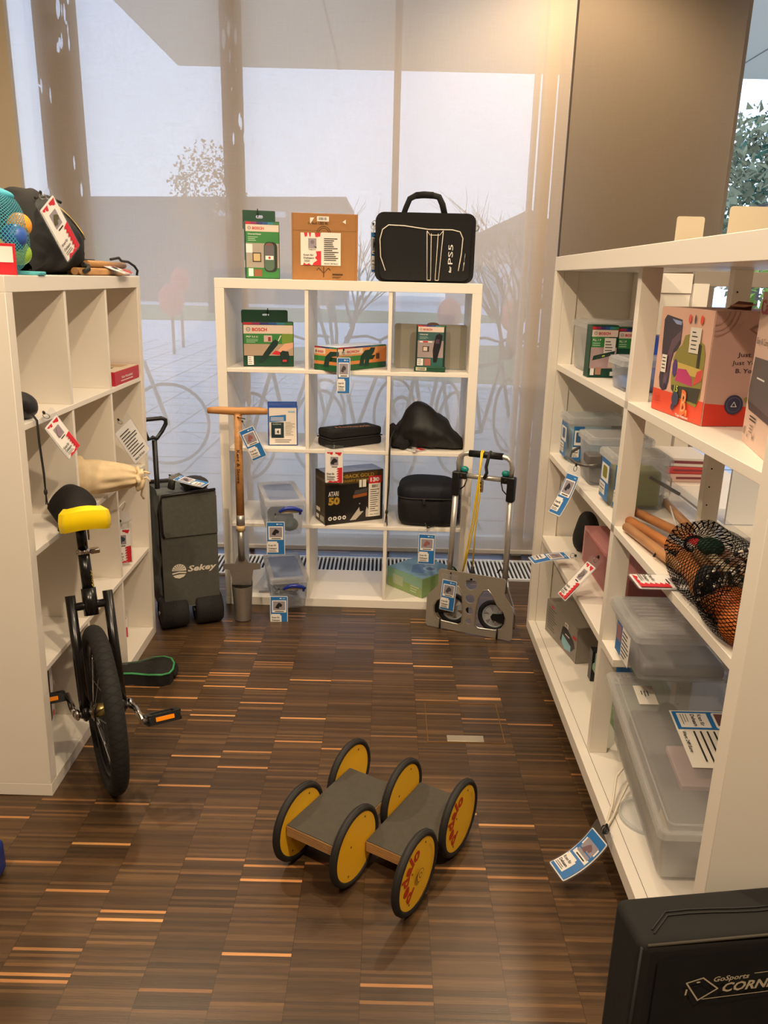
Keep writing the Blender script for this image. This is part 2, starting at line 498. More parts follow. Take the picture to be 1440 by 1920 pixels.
# ---------------------------------------------------------------- local frames of the three shelf units
MB = T(-0.7321, 3.4127) @ Matrix.Rotation(-0.0141, 4, 'Z')                    # back unit: x along, y into it
ML = T(-0.9565, 1.9732) @ Matrix.Rotation(pi / 2 + 0.012, 4, 'Z') @ Matrix.Rotation(0.0169, 4, 'X')
MR = T(0.6066, 3.0225) @ Matrix.Rotation(-pi / 2 - 0.0083, 4, 'Z')            # right unit: x towards the room, y into it

# ================================================================ the room
YW = 4.12
g = G(); g.box(-3.2, 3.4, -3.0, YW + 0.18, -0.1, 0, floor_material())
struct(g.ob('floor'))
g = G(); g.box(-3.2, 3.4, -3.0, YW + 0.3, 3.2, 3.3, mat((215, 208, 196), 0.8))
struct(g.ob('ceiling'))
WALLM = mat((214, 198, 172), 0.8)
g = G(); g.box(-3.3, -3.2, -3.0, YW + 0.3, 0, 3.2, WALLM); struct(g.ob('wall_left'))
g = G(); g.box(3.4, 3.5, -3.0, YW + 0.3, 0, 3.2, WALLM); struct(g.ob('wall_right'))
g = G(); g.box(-3.3, 3.5, -3.1, -3.0, 0, 3.2, WALLM); struct(g.ob('wall_near'))
g = G(); g.box(-3.2, -1.80, YW - 0.02, YW + 0.02, 0, 3.2, WALLM)
g.box(0.86, 1.66, YW + 0.12, YW + 0.45, 0, 3.2, mat((120, 108, 94), 0.9))
struct(g.ob('wall_back'))
# glazing with its posts
FR = mat((104, 90, 76), 0.5); FRL = mat((188, 178, 164), 0.5)
def window(name, x0, x1, posts):
    g = G()
    g.box(x0, x1, YW + 0.20, YW + 0.212, 0.03, 3.2, PANE)
    o = struct(g.ob(name))
    h = G()
    h.box(x0, x1, YW + 0.17, YW + 0.24, 0.0, 0.05, FRL)
    h.ob('sill', o)
    for (a, b, y, m) in posts:
        h = G(); h.box(a, b, y, y + 0.07, 0, 3.2, m); h.ob('frame_post', o)
    return o
window('window_1', -1.80, 0.86, [(0.0, 0.034, YW + 0.06, FR), (0.68, 0.70, YW + 0.06, FRL), (0.72, 0.78, YW + 0.06, FRL)])
window('window_2', 1.66, 3.4, [(2.06, 2.12, YW + 0.16, mat((225, 220, 210), 0.5)), (1.66, 1.70, YW + 0.16, FRL)])
# perforated facade fins
PM = column_material()
for (x0, x1, lab) in ((-1.70, -1.50, 'wide perforated brown facade fin behind the blind at the left'),
                      (-0.825, -0.725, 'narrow perforated brown facade fin behind the blind above the middle shelf')):
    g = G(); g.box(x0, x1, YW + 0.05, YW + 0.075, 0, 3.19, PM)
    tag_props(g.ob('facade_fin', None, None), lab, 'pillar', 'facade fins between blind and glass')
# roller blinds
def blind(x0, x1, y, c, thr, label, z0=0.045):
    root = thing('roller_blind', label, 'blind', T((x0 + x1) / 2, y, z0))
    w2 = (x1 - x0) / 2
    g = G()
    g.grid(lambda u, v: Vector((-w2 + 2 * w2 * u, 0.0015 * math.sin(u * 9 + v * 5), 0.012 + v * (3.19 - z0 - 0.012))), 24, 24, blind_material(c, thr), True)
    g.ob('blind_fabric', root, fix=False)
    g = G(); g.box(-w2, w2, -0.008, 0.008, -0.012, 0.012, mat((206, 198, 186), 0.5), 0.003)
    g.ob('hem_bar', root)
blind(-1.795, 0.832, YW, (226, 208, 186), 0.17, 'wide sheer roller blind letting the courtyard show through')
blind(0.840, 1.615, YW - 0.012, (170, 154, 134), 0.10, 'narrow dark taupe roller blind right of the sheer one')

# floor grille along the window
root = thing('convector_grille', 'slatted metal floor grille running below the window blind', 'grille', T(0, 0, 0))
g = G(); g.box(-1.8, 1.66, 3.79, 4.07, 0.0006, 0.002, mat((24, 24, 26), 0.7)); g.ob('pit', root)
g = G(); sl = mat((232, 236, 240), 0.45, 0.1)
x = -1.79
while x < 1.64:
    g.box(x, x + 0.0095, 3.80, 4.06, 0.002, 0.010, sl); x += 0.0215
g.ob('slats', root)
g = G()
for a, b in ((3.785, 3.80), (4.06, 4.075)): g.box(-1.8, 1.66, a, b, 0.0006, 0.011, sl)
g.ob('frame', root)

# floor outlet hatch
root = thing('floor_hatch', 'square floor outlet hatch with thin brass edge and a metal latch plate', 'hatch', T(0.294, 2.427, 0))
BR = mat((170, 130, 78), 0.35, 0.9)
g = G()
for s_ in (-1, 1):
    g.box(-0.129, 0.129, s_ * 0.126 - 0.0015, s_ * 0.126 + 0.0015, 0.0002, 0.0016, BR)
    g.box(s_ * 0.129 - 0.0015, s_ * 0.129 + 0.0015, -0.126, 0.126, 0.0002, 0.0016, BR)
g.ob('edge_strip', root)
g = G(); g.box(-0.064, 0.060, -0.122, -0.085, 0.0002, 0.0025, mat((196, 186, 166), 0.35, 0.8), 0.001); g.ob('latch_plate', root)

# ================================================================ the courtyard
def out(o, label, cat, group=None): return tag_props(o, label, cat, group)
g = G(); g.box(-45, 45, YW + 0.5, 75, -0.25, -0.02, mat((224, 222, 220), 0.9)); struct(g.ob('ground'))
g = G()
for k in range(26):
    yy = 4.9 + k * 0.55
    g.box(-8, 9, yy, yy + 0.015, -0.02, -0.017, mat((120, 118, 116), 0.9))
for k in range(24):
    xx = -6 + k * 0.55
    g.box(xx, xx + 0.015, 4.7, 19, -0.02, -0.0165, mat((120, 118, 116), 0.9))
struct(g.ob('paving_joints'))
def flat_shape(name, pts, z, m): 
    g = G(); g.prism(pts, z - 0.05, z, m, 'z'); return g.ob(name)
def ring_shape(name, pts, hole, z, m):
    g = G(); g.prism(pts, z - 0.02, z + 0.02, m, 'z', holes=[hole]); return g.ob(name)
GR = mat((120, 140, 88), 0.95, 0, 'fabric', 0.05); CURB = mat((226, 226, 224), 0.8)
out(flat_shape('lawn', circ(2.6, 15.2, 5.4, 40, 3.6), 0.03, GR), 'rounded green lawn with pale edge seen through the blind', 'lawn')
out(flat_shape('lawn', circ(-10, 33, 16, 40, 6), 0.03, GR), 'far green lawn in front of the long dark building', 'lawn')
o = out(ring_shape('path_edge', circ(2.6, 15.2, 5.9, 40, 3.95), circ(2.6, 15.2, 5.42, 40, 3.62), 0.0, CURB), 'white kerb ring around the near lawn', 'kerb')
o = out(flat_shape('path_edge', [(-30, 24.2), (30, 24.2), (30, 25.4), (-30, 25.4)], 0.0, CURB), 'white kerb band across the courtyard behind the lawn', 'kerb')
# building
bl = mat((96, 92, 92), 0.9)
root = thing('school_building', 'long low dark building across the courtyard seen through the blind', 'building', T(-8, 45, 0))
g = G(); g.prism([(-22, -0.2), (5.3, -0.2), (5.3, 5.45), (-22, 4.9)], 0, 10, bl); g.ob('wall', root)
g = G()
for k in range(6): g.box(-1.5 + k * 1.05, -0.8 + k * 1.05, -0.03, 0.02, 4.5, 4.8, mat((190, 195, 205), 0.2))
g.ob('window_band', root)
g = G(); g.prism([(-22.2, 4.85), (5.6, 5.4), (5.6, 5.6), (-22.2, 5.05)], -0.2, 10, mat((84, 80, 80), 0.8)); g.ob('roof_edge', root)
root = thing('house', 'pale house behind bare trees at the right of the courtyard', 'building', T(7.5, 50, 0))
g = G(); g.box(-3.5, 5, 0, 8, -0.2, 3.4, mat((176, 172, 170), 0.9)); g.ob('wall', root)
g = G()
for k in range(4): g.box(-2.8 + k * 1.9, -1.8 + k * 1.9, -0.03, 0.01, 1.2, 2.5, mat((225, 230, 238), 0.3))
g.ob('window', root)
g = G(); g.prism([(-4, 3.4), (5.5, 3.4), (0.7, 5.6)], -0.4, 8.4, mat((130, 116, 110), 0.8)); g.ob('roof', root)
# canopy
root = thing('canopy', 'flat pale concrete canopy projecting over the courtyard outside the windows', 'canopy', T(3.6, 7.6, 4.0))
g = G(); CN = mat((196, 182, 162), 0.85)
g.box(-6.33, 9, -3.15, 3.5, 0, 0.35, CN); g.ob('slab', root)
g = G()
for k in range(6): g.box(-4.3 + k * 2.4, -4.28 + k * 2.4, -3.1, 3.5, -0.004, 0.001, mat((120, 112, 102), 0.9))
g.ob('joint_line', root)
# trees
def bare_tree(x, y, h, spread, seed, label, m, n0=6, z0=0.0):
    rnd = random.Random(seed); g = G()
    def br(p, d, L, r, dep):
        q = p + d * L
        mid = (p + q) / 2 + Vector((rnd.uniform(-1, 1), rnd.uniform(-1, 1), 0)) * L * 0.06
        g.tube([p, mid, q], lambda t: r * (1 - 0.45 * t), m, 5)
        if dep == 0: return
        for _ in range(3 if dep > 1 else 4):
            nd = (d + Vector((rnd.uniform(-1, 1), rnd.uniform(-1, 1), rnd.uniform(-0.25, 0.5))) * spread).normalized()
            br(p + (q - p) * rnd.uniform(0.55, 1.0), nd, L * rnd.uniform(0.55, 0.8), r * 0.5, dep - 1)
    for k in range(n0):
        a = 2 * pi * k / n0 + rnd.uniform(-.3, .3); t = rnd.uniform(0.25, 0.6)
        br(Vector((0, 0, -0.1)), Vector((math.cos(a) * t, math.sin(a) * t, 1)).normalized(), h * 0.42, h * 0.012, 3)
    return out(g.ob('bare_tree', None, T(x, y, z0)), label, 'tree', 'trees in the courtyard')
TB = mat((92, 76, 66), 0.9); TO = mat((178, 120, 60), 0.9)
bare_tree(-0.95, 14.5, 3.3, 0.75, 3, 'bare many-stemmed tree behind the middle shelf, left of the round lawn', TB, 7)
bare_tree(2.3, 15.5, 3.6, 0.7, 5, 'bare branching tree right of the black bag, nearest the blind edge', TB, 7)
bare_tree(3.4, 22, 4.2, 0.7, 9, 'bare tree farther back in front of the pale house', TB, 5)
def leafy(x, y, z, r, rz, m, label, name='leafy_tree', seed=1, n=1500, trunk=True):
    rnd = random.Random(seed); root = thing(name, label, 'tree', T(x, y, 0), 'trees in the courtyard')
    g = G()
    for k in range(n):
        th = rnd.uniform(0, 2 * pi); c = rnd.uniform(-1, 1); q = rnd.uniform(0.55, 1)
        s_ = math.sqrt(1 - c * c)
        p = Vector((r * q * s_ * math.cos(th), r * q * s_ * math.sin(th), z + rz * q * c))
        b = r * rnd.uniform(0.018, 0.045)
        q1, q2, q3 = (Vector((rnd.uniform(-1, 1), rnd.uniform(-1, 1), rnd.uniform(-1, 1))) * b * 1.6 for _ in range(3))
        g._new([p + q1, p + q2, p + q3, p - q1], [(0, 1, 2), (0, 2, 3), (0, 1, 3)], m)
    g.ob('foliage', root)
    g = G(); g.cyl((0, 0, -0.1), (0, 0, z), r * 0.08, TB, n=8); g.ob('trunk', root)
    return root
leafy(-7.0, 32, 4.1, 1.5, 2.2, TO, 'orange autumn tree in front of the dark building', seed=2)
leafy(-10.6, 30, 1.0, 0.75, 2.0, mat((110, 190, 90), 0.9), 'slim bright green shrub before the dark building', 'green_shrub', 4, 900)
leafy(14.2, 32, 4.5, 3.4, 3.6, mat((122, 118, 84), 0.9), 'greyish olive tree outside the uncovered window at the right', seed=6, n=2600)
leafy(18.5, 38, 5.6, 3.6, 4.4, mat((46, 84, 56), 0.9), 'tall dark conifer outside the uncovered window at the right', 'conifer_tree', 8, 3200)
leafy(8.3, 14, 1.5, 2.0, 1.5, mat((150, 168, 70), 0.9), 'sunny yellow-green hedge outside seen through the open shelf', 'hedge', 11, 2200)
# red egg sculptures
RE = mat((205, 82, 72), 0.6)
def egg(x, y, zs, r, label):
    root = thing('egg_sculpture', label, 'sculpture', T(x, y, 0), 'red egg sculptures in the courtyard')
    for z in zs:
        g = G(); g.ell((0, 0, z), (r, r, r * 1.3), RE, nu=20, nv=12); g.ob('egg', root)
    g = G(); g.cyl((0, 0, -0.05), (0, 0, zs[0] - r), 0.03, TB, n=8); g.ob('pole', root)
egg(-4.15, 15.5, (1.0,), 0.24, 'lower red egg on a pole at the left of the courtyard')
egg(-4.35, 17.0, (1.35,), 0.20, 'upper red egg on a taller pole at the left of the courtyard')
egg(1.35, 18, (0.75,), 0.27, 'red egg on a pole behind the round lawn, left one of the far pair')
egg(2.75, 18, (0.75,), 0.27, 'red egg on a pole behind the round lawn, right one of the far pair')
# bicycles
def bike_mesh(m, tyre):
    parts = {}
    for k, x in enumerate((-0.52, 0.52)):
        g = G(); g.torus((x, 0, 0.34), (0, 1, 0), 0.32, 0.013, tyre, 32, 6)
        for a in range(14):
            t = a * pi / 7; g.cyl((x, 0, 0.34), (x + 0.31 * math.cos(t), 0, 0.34 + 0.31 * math.sin(t)), 0.0018, STEEL, n=4)
        parts['wheel%d' % k] = g
    g = G()
    bb, se, hd, ra, fa = (-0.06, 0, 0.28), (-0.2, 0, 0.82), (0.36, 0, 0.84), (-0.52, 0, 0.34), (0.52, 0, 0.34)
    for a, b in ((bb, se), (bb, hd), (se, hd), (bb, ra), (se, ra), (hd, fa)): g.cyl(a, b, 0.016, m, n=8)
    parts['frame'] = g
    g = G(); g.tube([(0.34, 0, 0.84), (0.33, 0, 1.0), (0.30, 0.12, 1.04), (0.2, 0.28, 1.03)], 0.012, tyre, 6)
    g.tube([(0.33, 0, 1.0), (0.30, -0.12, 1.04), (0.2, -0.28, 1.03)], 0.012, tyre, 6); parts['handlebar'] = g
    g = G(); g.cyl((-0.2, 0, 0.8), (-0.23, 0, 0.93), 0.012, STEEL, n=6); g.ell((-0.23, 0, 0.95), (0.13, 0.07, 0.03), tyre, nu=14, nv=8); parts['saddle'] = g
    return parts
BK = [((-0.75, 6.3, 62), 'bicycle parked closest to the left, seen through the blind below the sander box', (60, 60, 66)),
      ((-0.2, 6.5, 55), 'second parked bicycle from the left outside the blind', (150, 150, 156)),
      ((0.35, 6.3, 66), 'dark parked bicycle behind the middle of the shelf', (40, 44, 60)),
      ((0.85, 6.6, 58), 'parked bicycle just right of the shelf outside the blind', (190, 190, 196)),
      ((1.25, 6.2, 70), 'rightmost parked bicycle outside the blind', (50, 50, 54)),
      ((-2.25, 6.1, 15), 'single bicycle standing alone outside, left of the row', (90, 90, 94))]
base = None
for (x, y, a), lab, c in BK:
    root = thing('bicycle', lab, 'bicycle', T(x, y, -0.02) @ RZ(a) @ RX(-4), 'bicycles parked outside the window')
    if base is None:
        base = []
        for nm, gg in bike_mesh(mat((84, 84, 92), 0.4), mat((26, 26, 28), 0.7)).items():
            o = gg.ob(nm.rstrip('01'), root); base.append(o)
    else:
        for o in base:
            c2 = o.copy(); COL.objects.link(c2); c2.parent = root

# ================================================================ the shelf units
def board(g, a, b, m=WHITE, bev=0.0012): g.box(a[0], b[0], a[1], b[1], a[2], b[2], m, bev)
def cube_unit(M, label):
    root = thing('cube_shelf', label, 'shelf', M)
    W, D, H, t = 1.12, 0.385, 1.47, 0.04
    def P(nm, x0, x1, y0, y1, z0, z1, bev=0.0012):
        g = G(); g.box(x0, x1, y0, y1, z0, z1, WHITE, bev); g.ob(nm, root)
    P('top_board', 0, W, 0, D, H - t, H); P('bottom_board', 0, W, 0, D, 0, t)
    P('side_panel', 0, t, 0, D, t, H - t); P('side_panel', W - t, W, 0, D, t, H - t)
    zs = [t, 0.40, 0.75, 1.098, H - t]
    for z in zs[1:4]: P('shelf_board', t, W - t, 0.002, D - 0.003, z - 0.016, z)
    for k in range(4):
        z0 = zs[k]; z1 = zs[k + 1] - (0.016 if k < 3 else 0)
        for x0 in (0.378, 0.732): P('divider', x0, x0 + 0.0155, 0.004, D - 0.003, z0, z1)
    return root
cube_unit(MB, 'open white cube shelf with twelve compartments in front of the blind')
cube_unit(ML, 'white cube shelf at the left with the unicycle leaning on it')

def frame_unit():
    root = thing('open_shelf', 'long white open-frame shelf on the right loaded with boxes', 'shelf', MR)
    L, H, Z0 = 1.8176, 1.5724, 0.10
    def P(nm, x0, x1, y0, y1, z0, z1, bev=0.0012, m=WHITE):
        g = G(); g.box(x0, x1, y0, y1, z0, z1, m, bev); return g.ob(nm, root)
    P('top_board', 0, L + 0.06, 0, 0.33, H - 0.0486, H)
    P('base_board', 0, L + 0.06, 0, 0.62, Z0, Z0 + 0.0413)
    P('base_joint', 0.03, L + 0.02, 0.028, 0.0292, Z0 + 0.0405, Z0 + 0.0416, 0, mat((70, 60, 50), 0.8))
    for x in (0.1, 0.95, 1.72):
        for y in (0.12, 0.5): P('foot', x, x + 0.06, y, y + 0.06, 0.0, Z0, 0.002, mat((60, 58, 56), 0.5))
    P('front_post', 0, 0.0315, 0, 0.03, Z0 + 0.0413, H - 0.0486)
    P('front_post', 0.0, 0.032, 0.0305, 0.082, Z0 + 0.0413, H - 0.0486)
    P('front_post', 0.945, 0.977, 0.03, 0.082, Z0 + 0.0413, H - 0.0486)
    P('end_panel', 0.002, 0.018, 0.082, 0.50, Z0 + 0.0413, H - 0.0486)
    P('end_rail', 0.018, 0.026, 0.082, 0.50, 1.455, H - 0.0486)
    P('end_panel', L, L + 0.045, 0.0, 0.33, Z0 + 0.0413, H - 0.0486)
    z = lambda a: a
    for zz, x1 in ((1.1902, L), (0.8499, L), (0.5106, 0.945)):
        P('shelf_board', 0.0315, x1, 0.03, 0.325, zz - 0.022, zz)
    P('shelf_board', 0.977, 1.10, 0.03, 0.325, 0.4886, 0.5106)
    # peg-holed rear posts
    for x in (0.955,):
        o = P('rear_post', x, x + 0.035, 0.255, 0.30, Z0 + 0.0413, H - 0.0486)
        h = G()
        for k in range(26): h.cyl((x + 0.0352, 0.266, 0.22 + k * 0.05), (x + 0.0358, 0.266, 0.22 + k * 0.05), 0.0024, INK, n=8)
        h.ob('peg_hole', o)
    for x in (0.04, 1.76):
        P('rear_post', x, x + 0.035, 0.28, 0.32, Z0 + 0.0413, H - 0.0486)
    for zz in (0.8499, 1.1902):
        g = G(); g.box(0.99, 1.80, 0.312, 0.316, zz, zz + 0.035, GLASS); g.box(0.1, 0.95, 0.312, 0.316, zz, zz + 0.035, GLASS); g.ob('acrylic_lip', root)
    g = G(); g.box(0.965, 0.969, 0.085, 0.252, 0.851, 0.965, GLASS); g.ob('acrylic_divider', root)
frame_unit()
# second cabinet standing back to back with the open shelf
root = thing('window_cabinet', 'white cabinet standing back to back behind the open shelf, towards the window', 'cabinet', MR @ T(0, 0.335, 0))
def P2(nm, x0, x1, y0, y1, z0, z1, m=WHITE):
    g = G(); g.box(x0, x1, y0, y1, z0, z1, m, 0.0012); return g.ob(nm, root)
P2('post', 0.0, 0.035, 0.17, 0.225, 0.142, 1.49); P2('post', 1.75, 1.79, 0.17, 0.225, 0.142, 1.49)
P2('rail', 0.0, 0.03, 0.17, 0.70, 1.482, 1.535, mat((150, 140, 128), 0.6))
P2('shelf_board', 0.03, 1.8, 0.0, 0.28, 0.828, 0.85); P2('shelf_board', 0.03, 1.8, 0.0, 0.28, 0.488, 0.51)
P2('shelf_board', 1.3, 1.8, 0.0, 0.28, 1.168, 1.19)
P2('sign_panel', 0.93, 0.94, 0.01, 0.26, 0.852, 1.03, mat((236, 238, 240), 0.3))

# ================================================================ goods
def carton(name, label, cat, M, w, d, h, m, bev=0.0015, group=None, part='carton'):
    root = thing(name, label, cat, M, group)
    g = G(); g.box(0, w, 0, d, 0, h, m, bev); g.ob(part, root)
    return root
RAIN = [(196, 40, 50), (150, 40, 90), (62, 50, 120), (40, 80, 150), (50, 130, 150), (60, 120, 70)]
def rainbow(p, x0, x1, y0, y1):
    n = len(RAIN)
    for k, c in enumerate(RAIN): p.rect(x0 + (x1 - x0) * k / n, x0 + (x1 - x0) * (k + 1) / n, y0, y1, mat(c, 0.45))
BRED = mat((196, 34, 44), 0.45)
def brandbar(p, x0, x1, y0, y1, tx=None):
    p.rect(x0, x1, y0, y1, mat((226, 206, 190), 0.45))
    h = y1 - y0; cx = x0 + h * 0.55
    p.poly(circ(cx, (y0 + y1) / 2, h * 0.26, 20), mat((120, 124, 122), 0.4))
    p.poly(circ(cx, (y0 + y1) / 2, h * 0.18, 20), mat((220, 205, 190), 0.4))
    p.rect(cx - h * 0.15, cx + h * 0.15, (y0 + y1) / 2 - h * 0.03, (y0 + y1) / 2 + h * 0.03, mat((120, 124, 122), 0.4))
    p.text('BOSCH', x0 + h * 1.0, y0 + h * 0.3, h * 1.75, h * 0.38, BRED, 0.03)

WHT = mat((236, 232, 226), 0.5)
def tag(label, M, kind='blue', th=0.0, curv=0.0, L=0.155, W=0.078, blob=(60, 60, 66), back=False, name='lending_tag'):
    """laminated lending card in a clear sleeve with a ring, hanging down from the origin of M, face towards -y"""
    root = thing(name, label, 'tag', M, 'lending tags')
    Lt = L + 0.034; n = 14
    def path(s):
        y = z = 0.0; k = 16
        for i in range(k):
            a = th + curv * (s * (i + 0.5) / k); y -= math.sin(a) * s / k; z -= math.cos(a) * s / k
        return y, z, th + curv * s
    def f(x, s, h):
        y, z, a = path(s)
        return Vector((x, y - math.cos(a) * h, z + math.sin(a) * h))
    def sheet(x, s0, s1, h0, h1, m, nm, rnd=0.008):
        g = G(); nn = n
        def w_(s):     # rounded corners
            e = min(s - s0, s1 - s)
            return x - (rnd - math.sqrt(max(0, rnd * rnd - (rnd - e) ** 2)) if e < rnd else 0)
        ss = sorted(set([s0, s0 + rnd * .2, s0 + rnd * .5, s0 + rnd, s1 - rnd, s1 - rnd * .5, s1 - rnd * .2, s1] + [s0 + (s1 - s0) * k / nn for k in range(1, nn)]))
        rows = [[f(sg * w_(s), s, h) for sg, h in ((-1, h0), (1, h0), (1, h1), (-1, h1))] for s in ss]
        vs = [v for r_ in rows for v in r_]; fs = [(0, 1, 2, 3), tuple(len(vs) - 4 + k for k in (3, 2, 1, 0))]
        for k in range(len(rows) - 1):
            a, b = 4 * k, 4 * k + 4
            for j in range(4): fs.append((a + j, a + (j + 1) % 4, b + (j + 1) % 4, b + j))
        g._new(vs, fs, m); g.ob(nm, root)
    sheet(W / 2 + 0.0035, 0.006, Lt + 0.003, -0.0010, 0.0013, SLEEVE, 'sleeve')
    sheet(W / 2, 0.032, Lt, -0.0002, 0.0004, WHT, 'card', 0.004)
    g = G(); g.torus(f(0, 0.012, 0), (1, 0.3, 0), 0.009, 0.0012, STEEL, 16, 6)
    g.ell(f(0, 0.0, 0), (0.004, 0.004, 0.006), INK, nu=10, nv=6); g.ob('ring', root)
    p = Pr(f, 0.0016)
    X = W / 2 - 0.003; s0, s1 = 0.035, Lt - 0.003
    Y = lambda t: s1 - (s1 - s0) * t        # t measured up from the lower end
    F = lambda x, y, h: f(x, y, h)
    def rect(x0, x1, t0, t1, m): p.rect(x0 * X, x1 * X, Y(t0), Y(t1), m, 4)
    if back:
        for k in range(9):
            xe = random.uniform(0.2, 0.9)
            p.rect(-0.85 * X, xe * X, Y(0.18 + k * 0.085), Y(0.18 + k * 0.085 + 0.025), INK, 1)
        _text(p, f, 'Wert: 50 Euro', -0.85 * X, Y(0.05), X * 1.3, 0.009)
    else:
        if kind == 'blue':
            rect(-1, 1, 0, 1, BLUE)
            rect(0.1, 0.35, 0.93, 0.96, WHT); rect(0.45, 0.8, 0.93, 0.955, mat((150, 200, 235), 0.5))
            rect(-0.85, 0.9, 0.46, 0.88, WHT); rect(-0.72, 0.76, 0.54, 0.85, PIC)
            rect(-0.5, 0.6, 0.485, 0.51, INK)
            rect(-1.0, 0.30, 0.06, 0.36, WHT); rect(-0.95, 0.15, 0.36, 0.41, WHT)
        else:
            rect(-1, 1, 0, 1, WHT)
            for a, b, c in ((-.9, -.5, .93), (-.55, -.1, .90), (.1, .55, .92), (.4, .95, .88)):
                p.poly([(a * X, Y(.99)), (b * X, Y(.99)), ((a + b) / 2 * X + .003, Y(c)), (a * X + .002, Y(c + .02))], RED)
            rect(-0.45, 0.5, 0.56, 0.84, PIC); rect(-0.3, 0.4, 0.50, 0.525, INK)
            for t in (.02, .10, .18, .26, .34, .42):
                p.poly([(X, Y(t)), (X, Y(t + .085)), (.45 * X, Y(t + .06)), (.30 * X, Y(t + .02)), (.55 * X, Y(t + .01))], RED)
            rect(.55, 1, 0.0, 0.46, RED)
            p.poly([(-.8 * X, Y(0)), (.6 * X, Y(0)), (.2 * X, Y(.06)), (-.1 * X, Y(.03)), (-.5 * X, Y(.07))], RED)
        bm_ = mat(blob, 0.6)
        cx, cy = -0.02 * X, Y(0.70)
        p.poly([(cx + a * X * 0.45, cy + b * 0.016) for a, b in ((-1, .6), (-.5, -.3), (0, -.9), (.6, -.6), (1, -.2), (.7, .4), (.2, .3), (0, .9), (-.6, .8))], bm_)
        _text(p, f, 'Kram für', -0.88 * X, Y(0.26), X * 0.95, 0.0085)
        _text(p, f, 'Dehaam', -0.88 * X, Y(0.165), X * 1.0, 0.0085)
        rect(-0.88, 0.0, 0.12, 0.135, GREYINK); rect(-0.88, 0.1, 0.085, 0.10, GREYINK)
    p.ob('card_print', root)
    return root
def _text(p, f, t, x, s, w, h):
    """lettering on a hanging card: s runs downwards"""
    p.k += 1; z = p.l + 0.00018 * p.k
    vs, fs, W = text_mesh(t, 0.02)
    p.g._new([f(x + a * w / W, s - b * h / 0.72, z) for a, b in vs], fs, INK)

# ---- middle shelf, on its top
Z = 1.4702
r = carton('detector_box', 'slim green boxed wall detector with hanging tab, left on top of the middle shelf', 'box', MB @ T(0.120, 0.075, Z) @ RZ(15), 0.145, 0.05, 0.232, DKGREEN)
g = G(); g.prism(rr(-0.004, 0.134, 0.20, 0.277, 0.004), 0.0502, 0.0515, DKGREEN, 'y', holes=[rr(0.052, 0.082, 0.245, 0.258, 0.006)]); g.ob('hanging_tab', r)
g = G(); g.tube([(0.06, 0.045, 0.25), (0.06, 0.03, 0.272), (0.06, 0.055, 0.283), (0.06, 0.062, 0.262)], 0.002, INK, 6); g.ob('tag_string', r)
def detector_front(p, w, h, name, pic=1):
    rainbow(p, 0.002, w - 0.002, h * 0.945, h * 0.985)
    brandbar(p, 0.003, w - 0.003, h * 0.82, h * 0.94)
    p.rect(0.003, w - 0.003, h * 0.62, h * 0.82, GREEN)
    p.text(name, 0.012, h * 0.765, w * 0.38, h * 0.026, WHT, 0.02); p.lines(0.012, w * 0.42, h * 0.65, h * 0.74, 3, mat((180, 210, 180), 0.5))
p = Pr(front(0, 0))
w_, h_ = 0.145, 0.232
detector_front(p, w_, h_, 'Universal Detect')
p.rect(0.003, w_ - .003, 0.045, h_ * .62, mat((168, 158, 146), .5)); p.rect(0.003, 0.03, .105, .14, WHT)
p.rect(0.003, w_ - .003, 0.003, 0.045, GREEN); p.rect(.03, .066, .068, .106, mat((60, 50, 44), .5)); p.rect(.034, .062, .072, .102, mat((205, 180, 130), .5))
p.rect(.012, .032, .010, .042, WHT); p.rect(.036, .068, .010, .038, mat((150, 90, 60), .5))
p.poly(rr(.078, .134, .028, .150, .02), mat((40, 46, 44), .4)); p.poly(rr(.080, .122, .034, .146, .018), mat((84, 110, 92), .4))
p.rect(.084, .118, .096, .136, mat((110, 104, 110), .3)); p.rect(.084, .118, .078, .094, WHT); p.poly(circ(.101, .086, .005, 12), RED)
p.text('BOSCH', .088, .137, .026, .006, RED, .02)
p.ob('front_print', r)
p = Pr(leftf(0, 0.05)); p.rect(.002, .048, .002, .228, mat((84, 110, 104), .4)); p.rect(.008, .04, .045, .075, WHT); p.ob('side_print', r)

r = carton('ring_light_box', 'flat brown cardboard box with a red and white lending sheet, middle of shelf top', 'box', MB @ T(0.318, 0.075, Z) @ RZ(9), 0.278, 0.045, 0.268, mat((168, 118, 66), .8, 0, 'card'))
p = Pr(front(0, 0)); bk = mat((70, 48, 26), .8); tan = mat((120, 84, 46), .8)
p.rect(.004, .0045, 0, .268, bk); p.rect(.268, .2685, 0, .268, bk); p.rect(.004, .27, .199, .2, tan)
p.text('10 inch LED Ri', .068, .224, .082, .009, bk, .02)
for rd in (.03, .023):
    n = 18
    pts = [(.133 + rd * math.cos(pi * k / n), .188 + rd * math.sin(pi * k / n)) for k in range(n + 1)] + [(.133 + (rd - .0022) * math.cos(pi * k / n), .188 + (rd - .0022) * math.sin(pi * k / n)) for k in range(n, -1, -1)]
    p.poly(pts, bk)
p.rect(.1315, .1345, .012, .055, bk)
for a, b, c, d in ((.1315, .03, .112, .05), (.1345, .03, .154, .05), (.112, .05, .104, .04), (.154, .05, .162, .04)):
    dx, dy = c - a, d - b; l = math.hypot(dx, dy); nx, ny = -dy / l * .0012, dx / l * .0012
    p.poly([(a - nx, b - ny), (c - nx, d - ny), (c + nx, d + ny), (a + nx, b + ny)], bk)
p.rect(.105, .155, .236, .256, PAPER); p.bars(.112, .148, .241, .252, 14, INK)
p.poly([(.076, .225), (.094, .25), (.076, .25)], PAPER); p.poly([(.212, .236), (.226, .228), (.226, .246)], PAPER)
